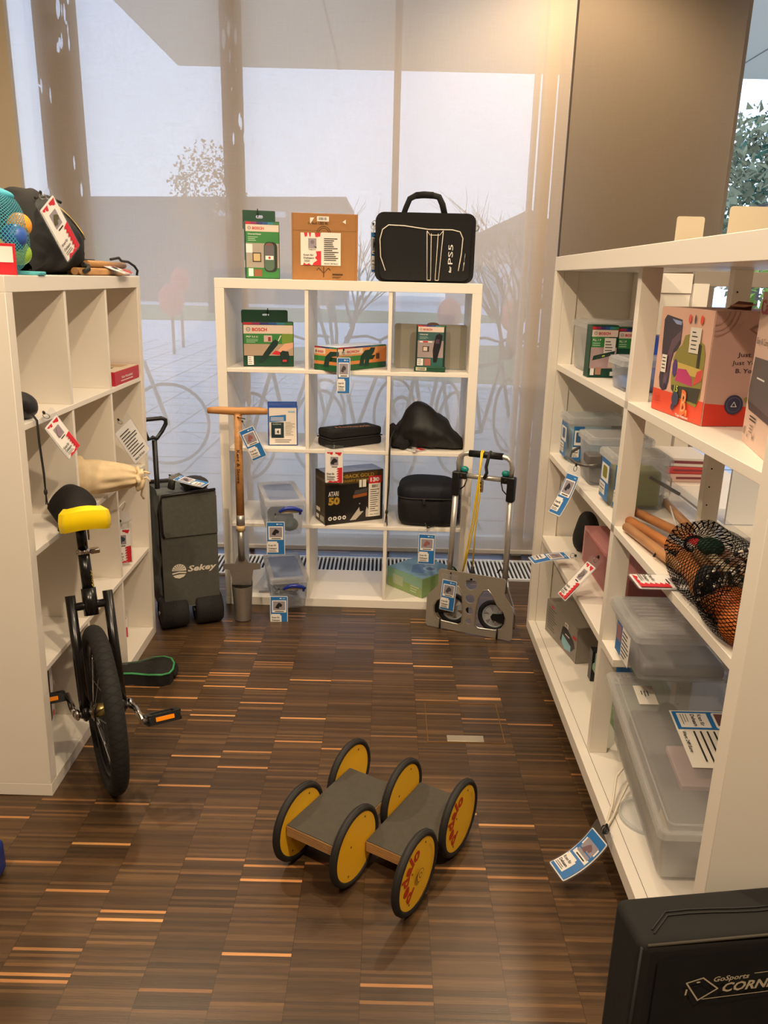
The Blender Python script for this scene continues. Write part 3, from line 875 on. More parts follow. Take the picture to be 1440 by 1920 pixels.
p.lines(.17, .245, .018, .028, 1, bk, .6); p.lines(.17, .21, .008, .016, 2, bk, .4)
p.rect(.036, .122, .060, .190, PAPER); p.rect(.122, .205, .060, .192, PAPER)
for a, b in ((.05, .065), (.07, .08), (.095, .12)): p.poly([(a, .19), (b, .19), (b - .002, .176), (a + .004, .173)], RED)
p.poly([(.085, .060), (.122, .060), (.122, .118), (.10, .116), (.104, .10), (.096, .09), (.106, .08), (.09, .07)], RED)
p.poly([(.045, .06), (.08, .06), (.07, .068), (.06, .062), (.05, .07)], RED)
p.rect(.068, .102, .128, .168, PIC); p.poly(circ(.085, .153, .008, 14), mat((120, 112, 120), .5)); p.poly([(.09, .138), (.1, .129), (.102, .129), (.102, .134)], INK)
p.text('Ringleuchte', .07, .121, .03, .004, INK, .01)
p.text('Kram für', .048, .098, .042, .007, INK, .02); p.text('Dehaam', .048, .086, .044, .007, INK, .02); p.lines(.05, .09, .072, .083, 2, GREYINK)
p.lines(.134, .196, .078, .172, 12, INK, .4); p.text('Wert: 34 Euro', .134, .065, .06, .005, INK, .02)
p.ob('front_print', r)

# black carry bag
r = thing('carry_bag', 'black zip carry bag with white piping, right on top of the middle shelf', 'bag', MB @ T(0.668, 0.075, Z))
g = G(); g.prism(rr(0.0, 0.418, 0.0, 0.278, 0.035, 6), 0.0, 0.12, BLACKF, 'y')
bmesh.ops.remove_doubles(g.bm, verts=g.bm.verts, dist=1e-5)
g.ob('body', r)
g = G(); g.prism(rr(0.02, 0.398, 0.008, 0.245, 0.03, 6), -0.014, 0.0, BLACKF, 'y'); g.ob('front_pocket', r)
g = G(); wp = mat((232, 222, 206), .5)
def arc_pts(pts, k=5):
    o = []
    for i in range(len(pts) - 1): o += [tuple(pts[i][j] + (pts[i + 1][j] - pts[i][j]) * t / k for j in range(2)) for t in range(k)]
    return o + [pts[-1]]
pl = [(.045, .045), (.024, .10), (.020, .17), (.030, .208), (.055, .226), (.12, .224), (.22, .212), (.32, .212), (.352, .205), (.365, .18), (.362, .12), (.352, .05)]
g.tube([(a, -0.0155, b) for a, b in arc_pts(pl, 2)], 0.0022, wp, 6); g.ob('piping', r)
g = G()
for a, b in (((.222, .010), (.215, .206)), ((.237, .010), (.233, .196)), ((.256, .010), (.262, .196)), ((.270, .010), (.283, .208)), ((.215, .206), (.228, .190)), ((.228, .190), (.268, .190)), ((.268, .190), (.283, .208)), ((.222, .010), (.237, .010)), ((.256, .010), (.270, .010))):
    g.tube([(a[0], -0.015, a[1]), (b[0], -0.015, b[1])], 0.0015, wp, 5)
g.ob('stripe_outline', r)
p = Pr(front(0, -0.0142)); p.text('for', .322, .042, .026, .010, WHT, .03, 0, 90); p.text('PS5', .326, .076, .078, .020, WHT, .0, 0, 90)
p.ob('lettering', r)
g = G(); g.tube([(.372, -.015, .05), (.375, -.018, .085)], .003, STEEL, 6); g.tube([(.375, -.018, .085), (.378, -.015, .12)], .0015, STEEL, 6); g.ob('zip_pull', r)
g = G(); g.tube([(.115, .06, .272), (.125, .055, .30), (.14, .05, .335), (.165, .05, .348), (.2, .05, .350), (.235, .05, .350), (.262, .05, .344), (.278, .055, .315), (.29, .06, .272)], .0085, BLACKF, 10, flat=1.7)
g.tube([(.165, .05, .348), (.2, .05, .352), (.238, .05, .350)], .014, BLACKF, 10); g.ob('handle', r)
g = G(); g.torus((-.006, .05, .235), (0, 1, 0), .011, .002, STEEL, 14, 6); g.torus((.424, .05, .225), (0, 1, 0), .011, .002, STEEL, 14, 6); g.ob('strap_ring', r)
tag('narrow lending card hanging at the left side of the black carry bag, seen almost edge-on', MB @ T(0.659, 0.075, 1.70) @ RZ(76), 'blue', 0.02, 0, 0.16)

# row 1
Z = 1.0985
r = carton('glue_pen_box', 'green box picturing a glue pen, top left compartment of the middle shelf', 'box', MB @ T(0.100, 0.075, Z) @ RZ(12), 0.220, 0.07, 0.192, DKGREEN)
g = G(); g.prism(rr(-0.004, 0.20, 0.18, 0.240, 0.008), 0.070, 0.0715, DKGREEN, 'y', holes=[rr(0.088, 0.118, 0.215, 0.223, 0.004)]); g.ob('hanging_tab', r)
p = Pr(front(0, 0)); w_, h_ = .22, .192
rainbow(p, .002, w_ - .002, h_ * .94, h_ * .985); brandbar(p, .003, w_ - .003, .142, h_ * .93)
p.rect(.003, .168, .098, .142, GREEN); p.poly([(.168, .098), (.217, .098), (.217, .142), (.168, .142)], mat((120, 150, 60), .4))
p.text('PKP 3,6 LI', .014, .126, .05, .007, WHT, .02); p.lines(.014, .075, .102, .121, 3, mat((170, 205, 170), .5)); p.rect(.09, .125, .107, .135, mat((205, 180, 170), .5)); p.rect(.108, .12, .11, .128, mat((150, 50, 50), .5))
p.rect(.003, .217, .048, .098, mat((176, 152, 130), .5)); p.poly([(.15, .07), (.17, .06), (.217, .085), (.217, .105), (.18, .10)], mat((224, 168, 140), .5))
p.poly([(.068, .02), (.088, .022), (.15, .095), (.152, .108), (.14, .118), (.125, .108), (.09, .06), (.07, .027)], mat((24, 50, 48), .4)); p.poly([(.15, .112), (.154, .110), (.166, .134), (.162, .136)], mat((230, 222, 190), .5))
p.poly([(.122, .055), (.155, .05), (.165, .062), (.14, .07)], RED); p.poly([(.16, .04), (.168, .014), (.195, .016), (.2, .045), (.196, .066), (.17, .07), (.158, .06)], mat((22, 46, 42), .4)); p.rect(.17, .188, .022, .03, RED)
p.rect(.018, .044, .008, .046, WHT); p.lines(.021, .041, .011, .043, 4, INK, .25)
p.ob('front_print', r)
g = G(); g.tube([(.11, .065, .215), (.112, .05, .243), (.112, .075, .246), (.112, .078, .222)], .002, INK, 6); g.ob('tag_string', r)

r = carton('sander_box', 'low wide green and orange power tool box set cornerwise, top centre compartment', 'box', MB @ T(0.521, -0.045, Z) @ RZ(52), 0.325, 0.135, 0.100, DKGREEN)
def sander(p, w):
    rainbow(p, .001, w - .001, .094, .099)
    p.rect(.001, w - .001, .058, .094, mat((222, 150, 88), .45)); p.rect(.001, w * .5, .070, .094, mat((228, 208, 184), .45))
    p.rect(.001, w * .55, .038, .062, GREEN); p.rect(.001, w - .001, .026, .040, mat((214, 136, 76), .45)); p.rect(.001, w - .001, .001, .026, mat((22, 92, 52), .4))
    p.text('BOSCH', w * .18, .075, w * .24, .010, BRED, .03); p.poly(circ(w * .10, .080, .006, 14), mat((120, 124, 122), .4))
    x = w * .42
    p.poly([(x, .016), (x + .03, .016), (x + .034, .04), (x + .05, .062), (x + .09, .068), (x + .09, .084), (x + .04, .082), (x + .012, .06)], mat((16, 56, 50), .4))
p = Pr(front(0, 0)); sander(p, .325)
p.poly([(.22, .03), (.324, .03), (.324, .09), (.26, .07)], mat((206, 128, 70), .45)); p.poly([(.170, .012), (.20, .012), (.206, .045), (.235, .07), (.245, .09), (.215, .092), (.18, .06)], mat((16, 60, 54), .4))
p.rect(.25, .275, .04, .065, mat((80, 60, 50), .5)); p.rect(.295, .32, .006, .02, mat((60, 80, 90), .5)); p.ob('long_side_print', r)
p = Pr(leftf(0, .135)); sander(p, .135); p.ob('short_side_print', r)
p = Pr(topf(0, 0, .100)); p.rect(.001, .324, .001, .134, mat((210, 214, 222), .3)); p.ob('lid_print', r)
tag('blue lending tag hanging over the shelf edge from the sander box', MB @ T(0.548, -0.052, 1.192) @ RZ(4), 'blue', -0.02, 0.5, 0.15, 0.056)

g = G(); g.prism(rr(0, 0.32, 0.003, 0.196, 0.010), 0, 0.0015, mat((150, 146, 134), .4, .3), 'y'); g.box(0.01, 0.31, 0.0, 0.12, 0, 0.0014, mat((150, 146, 134), .4, .3))
tag_props(g.ob('bookend_plate', None, MB @ T(0.758, 0.165, Z) @ RZ(-3)), 'wide plain grey metal plate standing behind the slim detector box', 'bookend')
r = carton('stud_finder_box', 'slim upright boxed detector in front of the grey plate, top right compartment', 'box', MB @ T(0.852, 0.060, Z) @ RZ(-5) @ RX(-3), 0.127, 0.03, 0.197, mat((20, 50, 40), .35))
p = Pr(front(0, 0)); w_, h_ = .127, .197
rainbow(p, .004, w_ - .004, .190, .196); brandbar(p, .008, w_ - .008, .168, .190)
p.rect(.008, w_ - .008, .132, .168, mat((54, 92, 88), .4)); p.text('Universal', .016, .155, .034, .006, WHT, .01); p.lines(.016, .06, .137, .15, 3, mat((150, 175, 170), .5))
p.rect(.008, w_ - .008, .060, .132, mat((158, 142, 140), .5)); p.rect(.016, .07, .124, .129, WHT); p.rect(.03, .052, .124, .129, RED); p.rect(.03, .058, .085, .108, mat((60, 50, 46), .5)); p.rect(.033, .05, .088, .105, mat((216, 196, 180), .5))
p.rect(.008, w_ - .008, .022, .060, mat((40, 92, 84), .4)); p.rect(.008, .034, .026, .055, WHT); p.lines(.011, .03, .029, .053, 3, INK, .3); p.rect(.038, .066, .026, .055, mat((160, 96, 84), .5))
p.poly([(.078, .04), (.092, .04), (.1, .08), (.108, .11), (.114, .155), (.1, .163), (.086, .155), (.078, .12), (.074, .09)], mat((26, 22, 30), .35)); p.poly([(.084, .12), (.1, .12), (.102, .138), (.086, .138)], mat((80, 66, 78), .3))
p.ob('front_print', r)
g = G(); g.box(-.004, .131, -.012, .034, 0, .022, DKGREEN, .003); q = g.ob('foot_tray', r)
p = Pr(front(0, -.0125)); p.rect(.004, .05, .004, .018, mat((200, 196, 170), .5)); p.bars(.009, .045, .006, .016, 14, INK); p.ob('barcode_label', r)
g = G(); g.prism([(.042 + .028 * (1 - math.cos(pi * k / 12)), .1965 + .012 * math.sin(pi * k / 12)) for k in range(13)], .015, .02, mat((80, 56, 40), .5), 'y'); g.ob('hanging_tab', r)

# row 2
Z = 0.7505
sl = mat((70, 130, 220), .2, 0, 'clear', .55)
for k, (u, d, lab) in enumerate(((0.204, 0.062, 'info booklet in a clear blue sleeve, the front one, beside the garden tool handle'), (0.196, 0.105, 'second booklet in a blue sleeve, standing just behind the front one'))):
    r = thing('info_booklet', lab, 'booklet', MB @ T(u, d, Z) @ RZ(8) @ RX(-7), 'booklets in the second compartment row')
    w_, h_ = .132, (.178 if k == 0 else .19)
    g = G(); g.prism(rr(0, w_, 0, h_, .003), 0, .0015, sl, 'y'); g.prism(rr(0, w_, 0, h_, .003), .010, .0115, sl, 'y'); g.box(0, .002, 0, .0115, 0, h_, mat((60, 120, 210), .3)); g.box(w_ - .002, w_, 0, .002, 0, h_, mat((60, 120, 210), .3)); g.ob('sleeve', r)
    g = G(); g.box(.004, w_ - .006, .003, .008, .003, h_ - .006, WHT); g.ob('pages', r)
    if k == 0:
        p = Pr(front(0, -.0004)); p.rect(.005, .127, .004, .168, mat((228, 218, 206), .5))
        p.poly([(.006, .104), (.08, .110), (.08, .138), (.006, .132)], BLUE); p.lines(.012, .07, .110, .128, 3, WHT, .4, False)
        p.rect(.014, .070, .034, .104, mat((24, 50, 58), .4)); p.text('tolino', .02, .093, .038, .008, mat((190, 205, 190), .5)); p.rect(.030, .056, .050, .076, WHT); p.text('4', .038, .054, .010, .016, INK, .03)
        p.lines(.076, .12, .045, .108, 9, GREYINK, .25); p.lines(.03, .11, .012, .030, 2, GREYINK, .3); p.rect(.09, .12, .148, .155, mat((150, 190, 220), .5)); p.ob('cover_print', r)
# black case
r = thing('zip_case', 'flat black zip case with orange lettering on its lid, second row centre', 'case', MB @ T(0.494, 0.010, Z) @ RZ(37))
g = G(); g.box(0, .275, 0, .125, .0, .040, BLACKF, .012, seg=4); g.ob('lower_half', r)
g = G(); g.box(.001, .274, .001, .124, .042, .082, BLACKF, .012, seg=4); g.ob('lid', r)
g = G(); g.box(-.0008, .2758, -.0008, .1258, .0385, .0435, mat((34, 33, 34), .5), .001); g.ob('zip', r)
p = Pr(topf(0, 0, .082)); p.text('Homewit', .06, .055, .165, .030, mat((210, 140, 70), .6), .01, 0, -12); p.ob('lettering', r)
tag('red and white lending tag hanging below the black zip case', MB @ T(0.508, -0.032, 0.785) @ RZ(1), 'red', 0.0, 0.0, 0.142, 0.078, (30, 30, 34))
# black drawstring bag
r = thing('drawstring_bag', 'slumped black drawstring bag filling the second row right compartment', 'bag', MB @ T(0.925, 0.135, Z))
g = G()
def sack(u, v):
    a = u * 2 * pi; t = v
    # profile of height along x : peak left of centre, long slope to the right
    x = -0.165 + 0.335 * t
    hh = 0.185 * math.exp(-((t - 0.30) / 0.30) ** 2) + 0.100 * math.exp(-((t - 0.68) / 0.27) ** 2)
    hh = max(hh, 0.03) * (1 if 0.02 < t < 0.985 else 0.3)
    wd = 0.105 * (math.sin(pi * min(1, max(0, t * 0.92 + 0.04))) ** 0.45)
    cy, cz = math.cos(a), math.sin(a)
    y = wd * math.copysign(abs(cy) ** 0.8, cy) * (1 - 0.35 * max(0, cz))
    z = hh * (0.5 + 0.5 * math.copysign(abs(cz) ** 0.9, cz))
    q = Vector((x, y, z)); nn = noise.noise(q * 14) * 0.5 + noise.noise(q * 34) * 0.22
    q.y += 0.020 * nn; q.z = max(0.0, q.z + 0.020 * nn * (z > 0.01)); q.x += 0.008 * noise.noise(q * 20 + Vector((3, 1, 2)))
    return q
g.grid(sack, 48, 40, mat((12, 11, 11), .6, 0, 'fabric', .6), True, cu=True); g.ob('bag_body', r)
g = G(); g.ell((-.155, -.035, .055), (.035, .03, .05), BLACKF, nz=.6, nf=30); g.ell((-.12, -.07, .03), (.04, .03, .03), BLACKF, nz=.6, nf=30, seed=3); g.ob('gathered_neck', r)
g = G(); g.tube([(-.155, -.06, .09), (-.172, -.13, .06), (-.176, -.143, 0.0), (-.176, -.143, -.10), (-.179, -.143, -.22), (-.181, -.143, -.272), (-.177, -.143, -.34)], .0022, INK, 6)
g.tube([(-.150, -.06, .09), (-.170, -.13, .062), (-.173, -.146, 0.0), (-.172, -.146, -.15), (-.180, -.146, -.27), (-.186, -.146, -.325)], .0022, INK, 6)
g.ell((-.181, -.144, -.276), (.007, .006, .011), INK, nu=10, nv=8); g.ob('drawcord', r)
g = G(); g.tube([(-.072, -.012, .218), (-.062, -.02, .209), (-.055, -.012, .219)], .0022, WHT, 6); g.ob('white_loop', r)
tag('lending card lying flat with a red corner under the slumped black bag', MB @ T(0.800, 0.115, 0.7525) @ RZ(40) @ RX(-90) , 'red', 0, 0, 0.10, 0.07)

# row 3 and 4, clear boxes with blue clip handles
CONT = mat((176, 184, 196), .5)
def clip_box(label, M, L=.34, w=.165, h=.15, content=1):
    root = thing('clear_box', label, 'box', M, 'clear boxes with blue handles')
    def shell(x0, x1, y0, y1, z0, z1, inset):
        g = G(); t = .0025
        def ring(z, i, r=.012): return [Vector((a, b, z)) for a, b in rr(x0 + i, x1 - i, y0 + i, y1 - i, r)]
        rings = [ring(z1, 0), ring(z0 + .003, inset), ring(z0, inset + .006), ring(z0 + t, inset + .008), ring(z0 + .006, inset + t), ring(z1, t)]
        n = len(rings[0]); vs = [v for q in rings for v in q]; fs = []
        for k in range(5):
            for j in range(n): fs.append((k * n + j, k * n + (j + 1) % n, (k + 1) * n + (j + 1) % n, (k + 1) * n + j))
        fs.append(tuple(2 * n + j for j in range(n))[::-1]); fs.append(tuple(3 * n + j for j in range(n)))
        g._new(vs, fs, CLEAR, True); return g
    shell(0, w, 0, L, 0, h - .016, .010).ob('box_body', root)
    g = G(); g.prism(rr(-.004, w + .004, -.004, L + .004, .012), h - .022, h - .006, MILKY, 'z', holes=[rr(0.0005, w - 0.0005, .0005, L - .0005, .012)])
    g.prism(rr(-.004, w + .004, -.004, L + .004, .012), h - .006, h, MILKY, 'z', holes=[rr(.016, w - .016, .022, L - .022, .01)])
    g.prism(rr(.016, w - .016, .022, L - .022, .01), h - .010, h - .007, mat((188, 200, 226), .25, 0, 'clear', .35), 'z'); g.ob('lid', root)
    g = G(); hb = mat((24, 44, 140), .3)
    pts = [(w * .32 + w * .60 * t, -.012 - .004 * math.sin(pi * t), h - .045 + .016 * math.sin(pi * t ** .8)) for t in [k / 10 for k in range(11)]]
    g.tube(pts, lambda t: .006 + .004 * math.sin(pi * t), hb, 8); g.box(w * .84, w * .90, -.010, -.002, h - .062, h - .040, hb, .001); g.ob('handle', root)
    g = G(); g.box(w * .34, w * .84, -.006, .0, h - .054, h - .040, mat((225, 218, 196), .4), .001); g.ob('handle_backing', root)
    g = G(); rnd = random.Random(content)
    if content == 1:
        g.ell((w * .45, L * .45, .042), (.055, .12, .038), mat((60, 66, 64), .5), nz=.4, nf=12); g.ell((w * .6, L * .18, .035), (.04, .05, .03), mat((40, 60, 56), .5), nz=.3, nf=14)
    else:
        for k in range(6): g.torus((w * .5, L * .4, .03 + k * .012), (rnd.uniform(-.3, .3), rnd.uniform(-.3, .3), 1), .05 + .01 * rnd.random(), .004, mat((60, 62, 66), .5), 24, 6)
        g.ell((w * .5, L * .75, .03), (.04, .05, .028), mat((120, 126, 130), .5))
    g.ob('contents', root)
    return root
clip_box('clear box with blue handle jutting out of the third row left compartment', MB @ T(0.232, -0.190, 0.4005) @ RZ(16), content=1, h=.158)
clip_box('clear box with blue handle jutting out of the bottom left compartment', MB @ T(0.240, -0.155, 0.0405) @ RZ(15), content=2, h=.148)
tag('blue lending tag picturing a dark clamp, hanging from the upper clear box', MB @ T(0.272, -0.205, 0.508) @ RZ(6), 'blue', 0, 0, .148, .078, (26, 24, 26))
tag('blue lending tag picturing a soldering iron, hanging from the lower clear box to the floor', MB @ T(0.276, -0.172, 0.152) @ RZ(4), 'blue', 0.05, 0, .140, .078, (30, 28, 30))
# console box
r = carton('game_console_box', 'dark brown and black retro game console box in the third row centre', 'box', MB @ T(0.467, -0.004, 0.4005) @ RZ(27), 0.288, 0.122, 0.240, mat((34, 28, 24), .45))
gold = mat((178, 142, 50), .4); brn = mat((74, 58, 30), .45)
p = Pr(front(0, 0)); p.rect(.002, .286, .185, .238, brn); p.text('FLASHBACK GOLD', .03, .213, .21, .016, gold, .02); p.text('ANNIVERSARY EDITION', .03, .194, .19, .011, gold, .01)
p.rect(.002, .286, .045, .185, mat((22, 20, 20), .4)); p.text('ATARI', .014, .135, .050, .022, WHT, .02); p.text('50', .014, .096, .056, .032, gold, .06)
p.poly([(.12, .012), (.17, .075), (.165, .09), (.18, .09), (.19, .05), (.15, .012)], mat((190, 182, 170), .5)); p.poly([(.20, .02), (.215, .02), (.215, .05), (.205, .07), (.20, .05)], mat((200, 192, 180), .5))
p.poly([(.135, .115), (.205, .122), (.205, .138), (.135, .130)], mat((150, 84, 40), .4)); p.poly([(.138, .132), (.205, .14), (.21, .16), (.145, .152)], mat((70, 66, 66), .4))
p.rect(.165, .178, .165, .2, PAPER); p.rect(.182, .200, .165, .2, PAPER); p.poly([(.17, .05), (.20, .05), (.195, .09), (.18, .10), (.165, .08)], mat((14, 12, 12), .4))
for k in range(4): p.poly(circ(.022 + k * .023, .03, .0095, 16), PAPER); p.poly(circ(.022 + k * .023, .03, .004, 10), INK)
p.rect(.212, .272, .02, .205, PAPER); p.rect(.212, .276, .178, .214, RED); p.text('130', .220, .188, .046, .018, WHT, .05); p.bars(.228, .258, .158, .172, 12, INK); p.lines(.220, .266, .042, .155, 11, INK, .3); p.text('Wert: 100 Euro', .220, .028, .044, .005, INK, .02)
p.ob('front_print', r)
p = Pr(leftf(0, .122)); p.rect(.002, .12, .002, .238, mat((62, 50, 28), .45)); p.rect(.002, .12, .20, .214, mat((96, 84, 66), .45)); p.rect(.012, .060, .050, .068, PAPER); p.rect(.012, .045, .016, .034, PAPER); p.bars(.062, .108, .012, .036, 10, PAPER); p.ob('side_print', r)
p = Pr(topf(0, 0, .240)); p.rect(.004, .284, .004, .118, mat((140, 140, 170), .25)); p.ob('lid_print', r)
# cube bag
r = thing('cooler_bag', 'rounded dark navy cube bag in the third row right compartment', 'bag', MB @ T(0.935, 0.130, 0.4005))
nv = mat((13, 17, 30), .8, 0, 'fabric')
g = G(); g.ell((0, 0, .072), (.140, .125, .072), mat((8, 8, 10), .8, 0, 'fabric'), .35, .35, 36, 20, .05, 9); g.ob('lower_body', r)
g = G(); g.ell((0, 0, .145), (.138, .122, .062), nv, .7, .5, 36, 20, .05, 9, seed=2); g.ob('lid', r)
g = G()
g.tube([(.1415 * math.copysign(abs(math.cos(t)) ** .4, math.cos(t)), .1265 * math.copysign(abs(math.sin(t)) ** .4, math.sin(t)), .135) for t in [k * 2 * pi / 36 for k in range(36)]], .0035, INK, 6, True)
g.box(-.03, -.018, -.136, -.128, .112, .136, INK, .002); g.ob('zip', r)
g = G(); g.tube([(-.02, -.115, .03), (-.01, -.13, .012), (.0, -.134, .004), (.03, -.13, .012)], .003, INK, 6); g.ob('loop', r)
tag('blue lending tag hanging below the dark navy cube bag', MB @ T(0.930, -0.024, 0.412) @ RZ(-6), 'blue', 0, 0, .142, .076, (150, 90, 90))
# green game carton in the bottom right compartment
r = carton('flat_carton', 'pale green and blue flat carton set cornerwise in the bottom right compartment', 'box', MB @ T(0.918, 0.036, 0.0405) @ RZ(45), 0.235, 0.235, 0.096, mat((140, 172, 140), .5))
# its left-front side is local -x, right-front side is local -y
p = Pr(leftf(0, .235)); p.rect(.001, .234, .001, .050, mat((150, 172, 112), .5)); p.rect(.001, .234, .050, .095, mat((142, 182, 160), .5)); p.rect(.04, .11, .022, .07, mat((178, 190, 160), .5)); p.lines(.16, .22, .012, .05, 3, mat((190, 205, 170), .5), .5); p.ob('left_side_print', r)
p = Pr(front(0, 0)); p.rect(.001, .234, .001, .095, mat((120, 150, 92), .5)); p.ob('right_side_print', r)
p = Pr(topf(0, 0, .096)); p.rect(.002, .233, .002, .233, mat((130, 172, 196), .5)); p.poly([(.03, .1), (.1, .16), (.16, .15), (.12, .08), (.06, .05)], mat((96, 130, 180), .5)); p.poly(circ(.13, .07, .035, 20), mat((160, 190, 210), .5)); p.poly(circ(.13, .07, .022, 20), mat((110, 140, 190), .5)); p.ob('lid_print', r)
tag_props((lambda: (lambda g: (g.box(0, .05, 0, .022, 0, .002, mat((190, 180, 170), .5)), g.ob('paper_slip', None, MB @ T(0.145, 0.05, 0.0405)))[1])(G()))(), 'small grey paper slip lying beside the lower clear box', 'paper')

# ================================================================ things standing on the floor
# ---- garden bulb planter
r = thing('bulb_planter', 'long-handled steel bulb planter with wooden T handle leaning on the middle shelf', 'garden tool', T(-0.622, 3.245, 0) @ RZ(2) @ RX(-1.5))
OAK = mat((206, 146, 82), .5, 0, 'wood')
g = G(); g.tube([(-.125 + .25 * k / 10, 0, .938 + .0015 * math.sin(k)) for k in range(11)], lambda t: .0165 - .004 * abs(2 * t - 1) ** 4, OAK, 14); g.ob('handle', r)
g = G(); g.cyl((0, 0, .485), (0, 0, .925), .0175, OAK, .0165, 16); g.ellp = None; g.ell((0, 0, .928), (.022, .016, .016), OAK, nu=14, nv=8); g.ob('shaft', r)
g = G(); g.cyl((0, 0, .44), (0, 0, .487), .0185, STEEL, n=16); g.cyl((0, 0, .415), (0, 0, .44), .0195, mat((190, 160, 110), .5), n=16); g.cyl((0, 0, .28), (0, 0, .44), .0145, STEEL, n=16); g.ob('steel_socket', r)
g = G()
g.prism([(-.082, .262), (-.082, .238), (-.055, .236), (-.045, .20), (-.042, .165), (.042, .165), (.045, .20), (.05, .236), (.082, .24), (.082, .266), (.03, .268), (.016, .30), (-.016, .30), (-.03, .264)], -.003, .003, STEEL, 'y'); g.ob('foot_plate', r)
g = G()
def cyl_shell(u, v):
    a = u * 2 * pi; z = .004 + v * (.16 + .06 * max(0, math.sin(a)))
    rd = .036 + .010 * v
    return Vector((rd * math.cos(a), rd * math.sin(a), z))
g.grid(cyl_shell, 40, 8, STEEL, True, cu=True)
g.grid(lambda u, v: Vector(((.034 + .010 * v) * math.cos(u * 2 * pi), (.034 + .010 * v) * math.sin(u * 2 * pi), .004 + v * (.16 + .06 * max(0, math.sin(u * 2 * pi))))), 40, 8, STEEL, True, cu=True)
g.ob('cutting_tube', r, fix=False)
p = Pr(lambda x, y, h: Vector((.0168 * math.sin(x / .0172), -(.0168 + h) * math.cos(x / .0172), y)), .0012)
p.text('Kent & Stowe', -.007, .775, .145, .014, mat((50, 30, 16), .6), .02, 0, -90); p.ob('lettering', r)
g = G(); g.tube([(.0, -.018, .915), (.012, -.022, .912), (.035, -.024, .908)], .0022, INK, 6); g.ob('tag_string', r)
tag('blue lending tag hanging slanted from the T handle of the bulb planter', T(-0.592, 3.205, 0.905) @ RY(-24), 'blue', 0, 0, .135, .066, (150, 90, 90))

# ---- folding hand truck
r = thing('hand_truck', 'folded aluminium hand truck with oval-cut toe plate standing by the shelf corner', 'hand truck', T(0.197, 3.222, 0.004) @ RZ(-22) @ RX(-3))
ALU = mat((206, 202, 196), .35, .7, 'brushed'); PLT = mat((186, 178, 166), .45, .6, 'brushed')
def dshape(s):
    pts = [(.165, .04), (.168, .10), (.160, .17), (.142, .205), (.118, .212), (.098, .19), (.075, .15), (.045, .125), (.034, .10), (.036, .07), (.050, .045), (.075, .034), (.15, .030)]
    return [(a if s < 0 else .392 - a, b) for a, b in pts]
outl = [(.010, 0), (.382, 0), (.392, .010), (.390, .135), (.384, .150), (.350, .190), (.345, .205), (.347, .262), (.338, .272), (.054, .272), (.046, .262), (.048, .205), (.042, .190), (.006, .150), (.0, .135), (.0, .010)]
g = G(); g.prism(outl, -.003, .003, PLT, 'y', holes=[dshape(-1), dshape(1), circ(.196, .225, .026, 28), circ(.196, .158, .020, 24), circ(.196, .104, .0165, 24), circ(.196, .055, .0135, 20)])
for s_ in (-1, 1):
    g.tube([(a, 0, b) for a, b in dshape(s_)], .0042, mat((206, 202, 194), .3, .9), 6, True)
g.ob('toe_plate', r)
for x in (.068, .326):
    g = G(); g.cyl((x, -.006, .0), (x, -.006, .045), .004, INK, n=8); g.ob('plate_hook', r)
for x, x2 in ((.085, .092), (.335, .330)):
    g = G(); g.cyl((x, .03, .20), (x2, .03, .655), .0125, ALU, n=16); g.ob('side_tube', r)
    g = G(); g.box(x2 - .018, x2 + .016, .012, .050, .60, .705, BLACKP, .006); s_ = 1 if x < .2 else -1
    g.box(x2 - .01 if s_ > 0 else x2 - .045, x2 + .045 if s_ > 0 else x2 + .01, .014, .046, .675, .705, BLACKP, .005)
    g.tube([(x2 + s_ * .045, .03, .676), (x2 + s_ * .036, .028, .645), (x2 + s_ * .018, .028, .628)], .003, BLACKP, 6)
    q = g.ob('clamp', r)
    h = G(); h.cyl((x2 + s_ * .024, .010, .690), (x2 + s_ * .024, .014, .690), .005, CHROME, n=12); h.ob('rivet', q)
    g = G(); g.ell((x2 + s_ * .030, .036, .715), (.018, .014, .014), mat((14, 128, 120), .35), nu=16, nv=10); g.ob('release_button', r)
g = G(); g.tube([(.100, .03, .70), (.096, .03, .745), (.102, .03, .768), (.118, .03, .782), (.14, .03, .786), (.28, .03, .786), (.305, .03, .781), (.320, .03, .768), (.327, .03, .745), (.323, .03, .70)], .0105, ALU, 14); g.ob('pull_handle', r)
g = G(); g.cyl((.140, .03, .786), (.284, .03, .786), .0145, BLACKP, n=18); g.ob('grip', r)
g = G(); g.cyl((.10, .03, .690), (.325, .03, .690), .011, ALU, n=16); g.ob('cross_bar', r)
for x in (.108, .296):
    g = G(); g.torus((x, .045, .082), (0, 1, 0), .062, .011, mat((22, 22, 23), .8), 40, 10); g.ob('tyre', r)
    g = G(); g.torus((x, .045, .082), (0, 1, 0), .050, .004, mat((170, 172, 174), .4), 32, 8)
    for k in range(6):
        t = k * pi / 3 + .3; a = Vector((x, .045, .082)); d = Vector((math.cos(t), 0, math.sin(t))); n_ = Vector((-math.sin(t), 0, math.cos(t)))
        g._new([a + n_ * .006, a + d * .05 + n_ * .016, a + d * .05 - n_ * .016, a - n_ * .006], [(0, 1, 2, 3)], mat((170, 172, 174), .4))
    g.cyl((x, .035, .082), (x, .055, .082), .012, mat((170, 172, 174), .4), n=14); g.ob('wheel', r)
g = G(); g.prism([(.292, .068), (.312, .066), (.372, .055), (.372, .115), (.312, .098), (.292, .096), (.284, .082)], .026, .034, BLACKP, 'y'); g.ob('axle_bracket', r)
g = G(); g.prism([(.112, .068), (.09, .066), (.03, .055), (.03, .135), (.09, .12), (.112, .096), (.12, .082)], .026, .034, BLACKP, 'y'); g.ob('axle_bracket', r)
